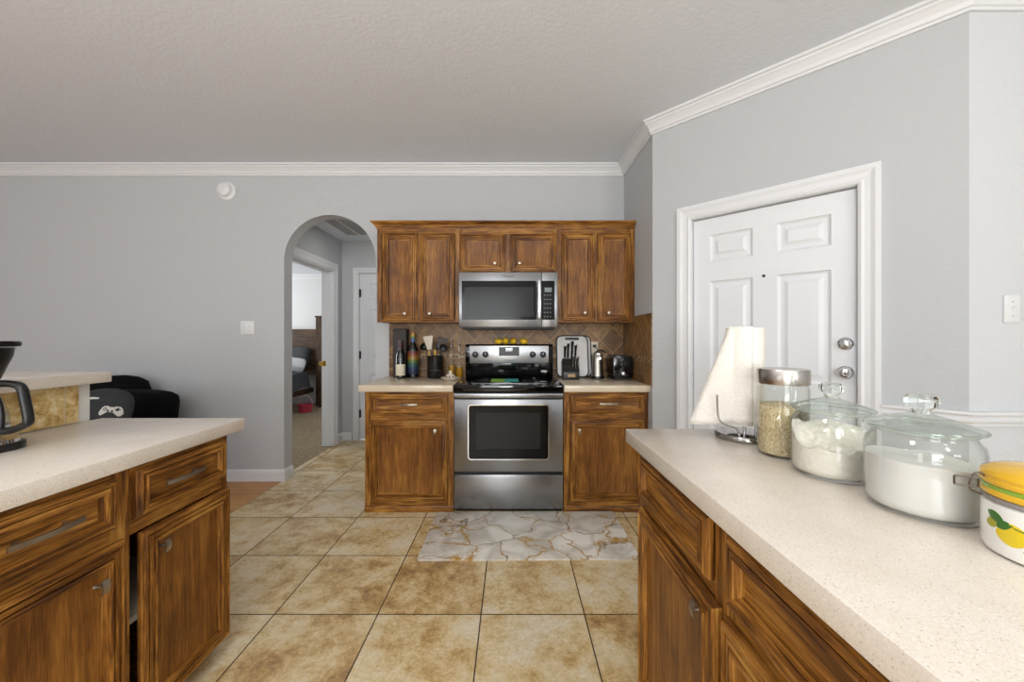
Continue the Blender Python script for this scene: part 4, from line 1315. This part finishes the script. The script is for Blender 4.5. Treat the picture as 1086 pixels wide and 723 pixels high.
def heap(R, base, fn, seg=64, nr=22):
    """powder body: side wall to the glass, top height fn(x, y)"""
    t = B(); rings = []
    def ring(r, z=None): return [t.verts.new((r*math.cos(2*PI*k/seg), r*math.sin(2*PI*k/seg), z if z is not None else fn(r*math.cos(2*PI*k/seg), r*math.sin(2*PI*k/seg)))) for k in range(seg)]
    rings.append(ring(R*.9, base)); rings.append(ring(R*.98, base+.006)); rings.append(ring(R, base+.016))
    for i in range(nr): rings.append(ring(R*(1-i/nr)))
    for a, b in zip(rings, rings[1:]):
        for k in range(seg): t.faces.new([a[k], a[(k+1) % seg], b[(k+1) % seg], b[k]])
    c = t.verts.new((0, 0, fn(0, 0))); t.faces.new([t.verts.new(v.co) for v in rings[0]][::-1])
    for k in range(seg): t.faces.new([rings[-1][k], rings[-1][(k+1) % seg], c])
    bmesh.ops.remove_doubles(t, verts=t.verts[:], dist=1e-6)
    return t
def flour_top(x, y):
    d = Vector((x, y)).dot(Vector((.45, .89)))          # scooped low at the near side, heaped at the back
    base = .072 + .042*(1/(1+math.exp(-(d+.012)*130)))
    return base + .012*noise.noise(Vector((x*26, y*26, 1.3))) + .006*noise.noise(Vector((x*70, y*70, 4))) + .004*noise.noise(Vector((x*140, y*140, 7)))
def sugar_top(x, y):
    return .098 - .10*(x*.55-y*.1) + .006*noise.noise(Vector((x*14, y*14, 2)))
tag(obj('flour', heap(.0765, .0085, flour_top), M_flour, None, 60, loc=(FX, FYJ, ZC)), 'lumpy cream-white flour scooped out inside the middle glass jar', 'flour', kind='stuff')
tag(obj('sugar', heap(.0787, .0085, sugar_top), M_sugar, None, 60, loc=(SX, SY, ZC)), 'smooth white sugar inside the largest glass jar', 'sugar', kind='stuff')

# lemon canister
KX, KY, KR = .800, .556, .075
cn = thing('canister', 'white ceramic canister with lemon pattern and yellow lid at the right edge', 'canister', (KX, KY, ZC))
bm = B(); lathe(bm, [(0, .002), (.066, 0), (.0725, .004), (KR, .012), (KR, .070), (.0735, .076), (.0705, .080), (0, .081)], 64)
M_wg = plain('white glazed ceramic', '#f0eee8', .12)
M_ly = plain('painted lemon yellow', '#efd021', .2, var=.15); M_lg = plain('painted leaf green', '#3f7a24', .25, var=.35); M_ly2 = plain('painted yellow green', '#b9b52a', .25, var=.3)
def decal(bm, pts, mi, lift=None):
    lift = lift or {1: .0004, 3: .0006, 2: .0008}[mi]
    pts = [(a_, b_+.006) for a_, b_ in pts]
    """flat outline wrapped on the canister: pts = (arc metres, z)"""
    def P(s_, z_, l): 
        a = s_/KR; return Vector(((KR+l)*math.cos(a), (KR+l)*math.sin(a), z_))
    n = len(pts); cs, cz = sum(p[0] for p in pts)/n, sum(p[1] for p in pts)/n
    rings = []
    for k in range(4):
        f_ = 1-k/4
        rings.append([bm.verts.new(P(cs+(s_-cs)*f_, cz+(z_-cz)*f_, lift if k else 0)) for s_, z_ in pts])
    for a, b in zip(rings, rings[1:]):
        for i in range(n):
            q = bm.faces.new([a[i], a[(i+1) % n], b[(i+1) % n], b[i]]); q.material_index = mi
    c = bm.verts.new(P(cs, cz, lift))
    for i in range(n):
        q = bm.faces.new([rings[-1][i], rings[-1][(i+1) % n], c]); q.material_index = mi
def ell(s0, z0, a, b, rot=0, tip=0, n=28):
    out = []
    for k in range(n):
        t_ = 2*PI*k/n; x = a*math.cos(t_)*(1+tip*abs(math.cos(t_))**8); y = b*math.sin(t_)
        out.append((s0+x*math.cos(rot)-y*math.sin(rot), z0+x*math.sin(rot)+y*math.cos(rot)))
    return out
def leafp(s0, z0, L, w, rot, n=12):
    up = [(L*k/n, w*math.sin(PI*(k/n)**.8)) for k in range(n+1)]; dn = [(x, -y*.8) for x, y in up[::-1][1:-1]]
    return [(s0+x*math.cos(rot)-y*math.sin(rot), z0+x*math.sin(rot)+y*math.cos(rot)) for x, y in up+dn]
# the face turned to the viewer: angle from the canister's centre back towards the room's middle
A0 = KR*math.radians(178)
spr = lambda s_: A0+s_
for rep in range(3):
    o_ = rep*KR*2*PI/3
    if rep: pass
    decal(bm, ell(spr(.004)+o_, .034, .0175, .0165, .2, .15), 1)
    decal(bm, ell(spr(.033)+o_, .030, .0175, .0165, -.5, .15), 1)
    decal(bm, ell(spr(-.022)+o_, .042, .009, .0075, .3, .2), 3)
    decal(bm, leafp(spr(-.030)+o_, .058, .034, .0085, -.45), 2)
    decal(bm, leafp(spr(-.016)+o_, .040, .024, .0075, .30), 2)
    decal(bm, leafp(spr(.016)+o_, .016, .026, .007, -.1), 2)
    decal(bm, leafp(spr(.028)+o_, .048, .028, .008, .3), 2)
    for k in range(10):
        s0 = -.004+.052*k/10; z0 = .050-.006*math.sin(k*.5)
        decal(bm, [(spr(s0)+o_, z0), (spr(s0+.0056)+o_, z0-.0012), (spr(s0+.0056)+o_, z0+.0006), (spr(s0)+o_, z0+.0016)], 2)
obj('body', bm, [M_wg, M_ly, M_lg, M_ly2], cn, 40)
bm = B(); lathe(bm, [(.0700, .079), (.0752, .0795), (.0757, .083), (.0735, .0865), (.068, .087)], 64)
obj('gasket', bm, plain('grey rubber gasket', '#8f8a88', .6), cn, 40)
M_cy = plain('yellow glazed ceramic', '#e9b72c', .12); M_cg = plain('green glazed band', '#8fb13c', .15)
bm = B(); lathe(bm, [(.066, .087), (.0735, .0872), (.0765, .090), (.0768, .0945), (.0745, .0975)], 64)
obj('lower_rim', bm, M_cy, cn, 40)
bm = B(); lathe(bm, [(.0745, .0973), (.0752, .099), (.0752, .103), (.0735, .1045), (.066, .1045)], 64)
obj('green_band', bm, M_cg, cn, 40)
bm = B(); lathe(bm, [(.066, .1045), (.0752, .1048), (.0772, .1075), (.0772, .111), (.0750, .1135), (.0755, .1155), (.0765, .118), (.0745, .1225), (.062, .129), (.038, .134), (0, .136)], 64)
obj('lid', bm, M_cy, cn, 40)
# wire bail clasp on the side towards the sugar jar
ca = math.radians(150)
M_wire = metal('clasp wire', '#6e655c', .3)
bm = B()
d_ = Vector((math.cos(ca), math.sin(ca), 0)); q_ = Vector((-d_.y, d_.x, 0))
c0 = d_*(KR+.003)
tube(bm, smoothpath([c0+Vector((0, 0, .084)), c0+d_*.008+Vector((0, 0, .086)), c0+d_*.014+Vector((0, 0, .092)), c0+d_*.011+Vector((0, 0, .110)), c0+d_*.005+Vector((0, 0, .117)), c0-d_*.003+Vector((0, 0, .113))], 5), .0012, 8)
fr = [c0+d_*.004+Vector((0, 0, .094)), c0+d_*.030+Vector((0, 0, .0945)), c0+d_*.030+Vector((0, 0, .108)), c0+d_*.004+Vector((0, 0, .108))]
for a_, b_ in zip(fr, fr[1:]+fr[:1]): tube(bm, [a_, b_], .0014, 8)
tube(bm, [c0+d_*.002+Vector((0, 0, .084)), c0+d_*.012+Vector((0, 0, .088))], .0018, 8)
obj('clasp', bm, M_wire, cn, 40)

# ------------------------------------------------------------------ coffee maker at the left edge
cm = thing('coffee_maker', 'black drip coffee maker on the left peninsula, cut by the photo edge', 'coffee maker', (-1.575, 1.09, ZC), 0)
bm = B(); prism(bm, rrect(-.075, .122, -.085, .080, .05), 'z', 0, .022, 0, .004)
obj('base', bm, M_black, cm, 40)
bm = B(); lathe(bm, [(0, .022), (.088, .022), (.086, .030), (.070, .032), (0, .032)], 40, c=(.032, 0, 0))
obj('hot_plate', bm, M_chrome, cm, 40)
bm = B(); prism(bm, rrect(-.070, -.042, -.09, .09, .012), 'z', .022, .300, 0, .004)
obj('tower', bm, M_black, cm, 40)
bm = B(); lathe(bm, [(0, .206), (.052, .206), (.054, .212), (.075, .275), (.078, .2985), (0, .301)], 40, c=(.030, 0, 0))
obj('filter_basket', bm, M_black, cm, 40)
bm = B(); prism(bm, rrect(-.070, .108, -.080, .080, .05), 'z', .3015, .318, 0, .006)
obj('lid', bm, M_black, cm, 40)
bm = B(); lathe(bm, [(0, .0335), (.050, .0335), (.062, .042), (.070, .070), (.067, .105), (.054, .150), (.046, .168), (.047, .178), (.0455, .178), (.0445, .168), (.0655, .105), (.0685, .070), (.0605, .044), (0, .037)], 40)
cg = obj('carafe', bm, M_jar, cm, 40, loc=(.030, 0, 0))
bm = B(); lathe(bm, [(.0465, .166), (.0490, .168), (.0500, .182), (.042, .193), (0, .196)], 36)
obj('carafe_lid', bm, M_black, cg, 40)
bm = B(); lathe(bm, [(.0700, .058), (.0716, .059), (.0716, .071), (.0700, .072)], 40)
obj('carafe_band', bm, M_chrome, cg, 40)
bm = B()
hp = smoothpath([(.040, 0, .190), (.085, 0, .197), (.130, 0, .194), (.147, 0, .182), (.155, 0, .150), (.165, 0, .096), (.156, 0, .080), (.115, 0, .064), (.070, 0, .060)], 6)
tube(bm, [Vector(p) for p in hp], .0125, 12, flat=.8)
obj('carafe_handle', bm, M_black, cg, 40)
bm = B(); tube(bm, smoothpath([(.052, 0, .184), (.078, 0, .150), (.088, 0, .105), (.086, 0, .068)], 5), .0065, 10)
obj('handle_strap', bm, M_black, cg, 40)

# ------------------------------------------------------------------ sofa behind the bar with a pillow
def cushion(w, d, h, n=3, p=.8, puff=.0):
    t = B(); bmesh.ops.create_cube(t, size=1)
    bmesh.ops.subdivide_edges(t, edges=t.edges[:], cuts=6, use_grid_fill=True)
    for v in t.verts:
        x, y, z = v.co*2
        k = (abs(x)**6+abs(y)**6+abs(z)**6)**(1/6)
        v.co = Vector((x/k*w/2, y/k*d/2, z/k*h/2))
        v.co += Vector((noise.noise(v.co*5), noise.noise(v.co*5+Vector((3, 1, 2))), noise.noise(v.co*5+Vector((7, 5, 1)))))*puff
    return t
M_sofa = plain('black velour', '#060607', .85, 0, .15, bump=(200, .3, .003))
sf = thing('sofa', 'black upholstered sofa against the grey wall behind the bar', 'sofa', (-3.10, 2.72, 0))
obj('seat', cushion(1.30, .84, .42), M_sofa, sf, 60, loc=(0, 0, .31))
for x in (-.57, .57): obj('armrest', cushion(.20, .84, .40, puff=.01), M_sofa, sf, 60, loc=(x, 0, .29))
obj('back_cushion', cushion(.50, .34, .44, puff=.02), M_sofa, sf, 60, loc=(.185, .22, .612), rot=(-.1, .08, 0))
obj('back_cushion', cushion(.74, .26, .58, puff=.03), M_sofa, sf, 60, loc=(-.22, .29, .63), rot=(-.2, 0, 0))
for x in (-.54, .54):
    for y in (-.3, .3):
        bm = B(); lathe(bm, [(0, 0), (.022, 0), (.028, .1), (0, .1)], 14, c=(x, y, 0)); obj('foot', bm, M_black, sf)
pw = thing('throw_pillow', 'charcoal pillow with a white game controller print on the black sofa', 'pillow', (-2.63, 2.435, .715))
pw.rotation_euler = (math.radians(-22), 0, 0)
t = B(); bmesh.ops.create_uvsphere(t, u_segments=32, v_segments=16, radius=1)
for v in t.verts:
    x, y, z = v.co
    v.co = Vector((math.copysign(abs(x)**.75, x)*.19, y*.085*(1-.3*abs(x)**3), math.copysign(abs(z)**.75, z)*.19))
obj('pillow', t, plain('charcoal pillow cloth', '#2a2d2f', .85, bump=(240, .3, .002)), pw, 60)
M_print = plain('white print', '#c9c7c2', .8)
def psurf(x, z):
    a = (abs(x)/.19)**(1/.75); b_ = (abs(z)/.19)**(1/.75)
    return -.085*math.sqrt(max(0, 1-a*a-b_*b_))*(1-.3*a**3)-.0012
def print_patch(outline, lift=0):
    t = B(); n = len(outline); cx_, cz_ = sum(p[0] for p in outline)/n, sum(p[1] for p in outline)/n
    R_ = [[t.verts.new((cx_+(x-cx_)*f_, psurf(cx_+(x-cx_)*f_, cz_+(z-cz_)*f_)-lift, cz_+(z-cz_)*f_)) for x, z in outline] for f_ in (1, .75, .5, .25)]
    for a, b in zip(R_, R_[1:]):
        for i in range(n): t.faces.new([a[i], a[(i+1) % n], b[(i+1) % n], b[i]])
    t.faces.new(R_[-1]); return t
gx, gz = .122, .035
pad = [(x_*.8, z_*.8) for x_, z_ in [(-.058, -.040), (-.066, -.020), (-.056, .016), (-.044, .030), (-.022, .032), (-.012, .024), (.012, .024), (.022, .032), (.044, .030), (.056, .016), (.066, -.020), (.058, -.040), (.046, -.044), (.028, -.016), (-.028, -.016), (-.046, -.044)]]
pr = obj('controller_print', print_patch([(gx+x, gz+z) for x, z in pad]), M_print, pw)
dk = plain('dark print', '#1b1c1e', .8)
for x, z, r in ((-.026, .010, .005), (-.035, .003, .004), (-.026, -.004, .004), (-.017, .003, .004), (-.009, -.006, .006), (.009, -.006, .006)):
    obj('button_print', print_patch([(gx+x+r*math.cos(k*PI/5), gz+z+r*math.sin(k*PI/5)) for k in range(10)], .0012), dk, pw)
for hw, hh in ((.011, .0038), (.0038, .011)):
    obj('pad_print', print_patch([(gx+.028-hw, gz+.006-hh), (gx+.028+hw, gz+.006-hh), (gx+.028+hw, gz+.006+hh), (gx+.028-hw, gz+.006+hh)], .0012), dk, pw)
obj('stroke_print', print_patch([(-.12, .085), (-.08, .107), (-.02, .117), (.030, .113), (.026, .103), (-.02, .101), (-.06, .091)]), M_print, pw)
obj('loop_print', print_patch([(-.075+.026*math.cos(k*PI/10), .050+.014*math.sin(k*PI/10)) for k in range(20)]), M_print, pw)
obj('loop_print', print_patch([(-.075+.019*math.cos(k*PI/10), .050+.008*math.sin(k*PI/10)) for k in range(20)], .0012), plain('pillow cloth inner', '#2a2d2f', .85), pw)

# ------------------------------------------------------------------ bedroom
M_bw = wood('dark bedroom wood', 0, ('#20150d', '#3a291b', '#503a27', '#634a33'), .8, .5)
M_bwz = wood('dark bedroom wood upright', 2, ('#20150d', '#3a291b', '#503a27', '#634a33'), .8, .5)
bd = thing('bed', 'dark wood bed with grey bedding seen through the bedroom doorway', 'bed', (-4.35, 6.1, 0))
bm = B()
for k in range(4): box(bm, -.80, .77, .90, .94, .55+.17*k, .71+.17*k, .006)
box(bm, -.80, .77, .89, .95, 1.232, 1.386, .008)
hb = obj('headboard', bm, M_bw, bd)
for x in (.77, -.90):
    bm = B(); box(bm, x, x+.13, .86, .96, 0, 1.60, .004); box(bm, x-.012, x+.142, .85, .97, 1.60, 1.63, .004)
    obj('post', bm, M_bwz, bd)
bm = B(); box(bm, .70, .735, -1.1, .86, .24, .33, .005); box(bm, -.78, -.745, -1.1, .86, .24, .33, .005); box(bm, -.745, .70, -1.1, -1.06, .2, .42)
obj('side_rail', bm, M_bw, bd)
obj('mattress', cushion(1.44, 1.95, .28), plain('grey sheet', '#4d4f52', .9), bd, 60, loc=(-.02, -.1, .48))
M_blanket = plain('grey blanket', '#474a4e', .9, bump=(40, .8, .02), var=.35)
bm = B(); nu, nv = 28, 30; g = []
for i in range(nu+1):
    row = []
    for j in range(nv+1):
        u_, v_ = i/nu, j/nv; x = -.78+1.57*u_; y = -1.12+1.78*v_
        e_ = max(0, abs(x+.005)-.70)/.085; z = .635-.02*e_
        if u_ in (0, 1) or e_ > .9: z = .34+.03*math.sin(v_*9)
        zz = z+.018*noise.noise(Vector((x*5, y*5, .4)))
        row.append(bm.verts.new((x, y, zz)))
    g.append(row)
for i in range(nu):
    for j in range(nv): bm.faces.new([g[i][j], g[i+1][j], g[i+1][j+1], g[i][j+1]])
bl = obj('blanket', bm, M_blanket, bd, 60)
def bed_pillow(label, loc, rot, col, dims=(.62, .40)):
    o = obj('bed_pillow', cushion(dims[0], .14, dims[1], puff=.02), plain('pillowcase', col, .9), None, 60, loc=loc, rot=rot)
    return tag(o, label, 'pillow', 'pillows on the bed')
bed_pillow('dark grey pillow against the headboard on the bedroom bed', (-3.98, 6.90, .86), (-.35, 0, 0), '#3c3e41')
bed_pillow('white pillow lying in front of the grey pillow on the bed', (-3.80, 6.66, .77), (-1.1, .25, .35), '#cfd3d6', (.34, .26))
ns = thing('nightstand', 'dark wood nightstand right of the bed beyond the doorway', 'nightstand', (-3.16, 6.95, 0))
bm = B(); box(bm, -.27, .27, -.2, .2, .06, .86, .004); box(bm, -.285, .285, -.215, .21, .86, .89, .004)
obj('body', bm, M_bw, ns)
for z0, z1 in ((.12, .36), (.38, .60), (.62, .84)):
    bm = B(); box(bm, -.245, .245, -.216, -.2, z0, z1, .004)
    d = obj('drawer', bm, M_bw, ns)
    for x in (-.13, .13):
        bm = B(); lathe(bm, [(0, 0), (.010, 0), (.014, .018), (0, .022)], 14, M=facing((x, -.216, (z0+z1)/2)))
        obj('knob', bm, M_nickel, d, 40)
for x in (-.24, .24):
    for y in (-.17, .17):
        bm = B(); box(bm, x-.025, x+.025, y-.025, y+.025, 0, .06); obj('foot', bm, M_bw, ns)
bk = thing('basket', 'small pink basket with a handle on the bedroom carpet', 'basket', (-3.42, 6.32, -.003))
bm = B(); lathe(bm, [(0, .004), (.085, 0), (.095, .006), (.118, .13), (.122, .134), (.114, .134), (.092, .012), (0, .012)], 36, sy=.75)
M_pink = plain('pink plastic', '#b8384e', .5)
obj('tub', bm, M_pink, bk, 40)
bm = B(); tube(bm, smoothpath([(-.112, 0, .125), (-.095, 0, .22), (-.03, 0, .275), (.03, 0, .275), (.095, 0, .22), (.112, 0, .125)], 6), .006, 10)
obj('handle', bm, plain('pale pink plastic', '#c9a0a4', .5), bk, 40)
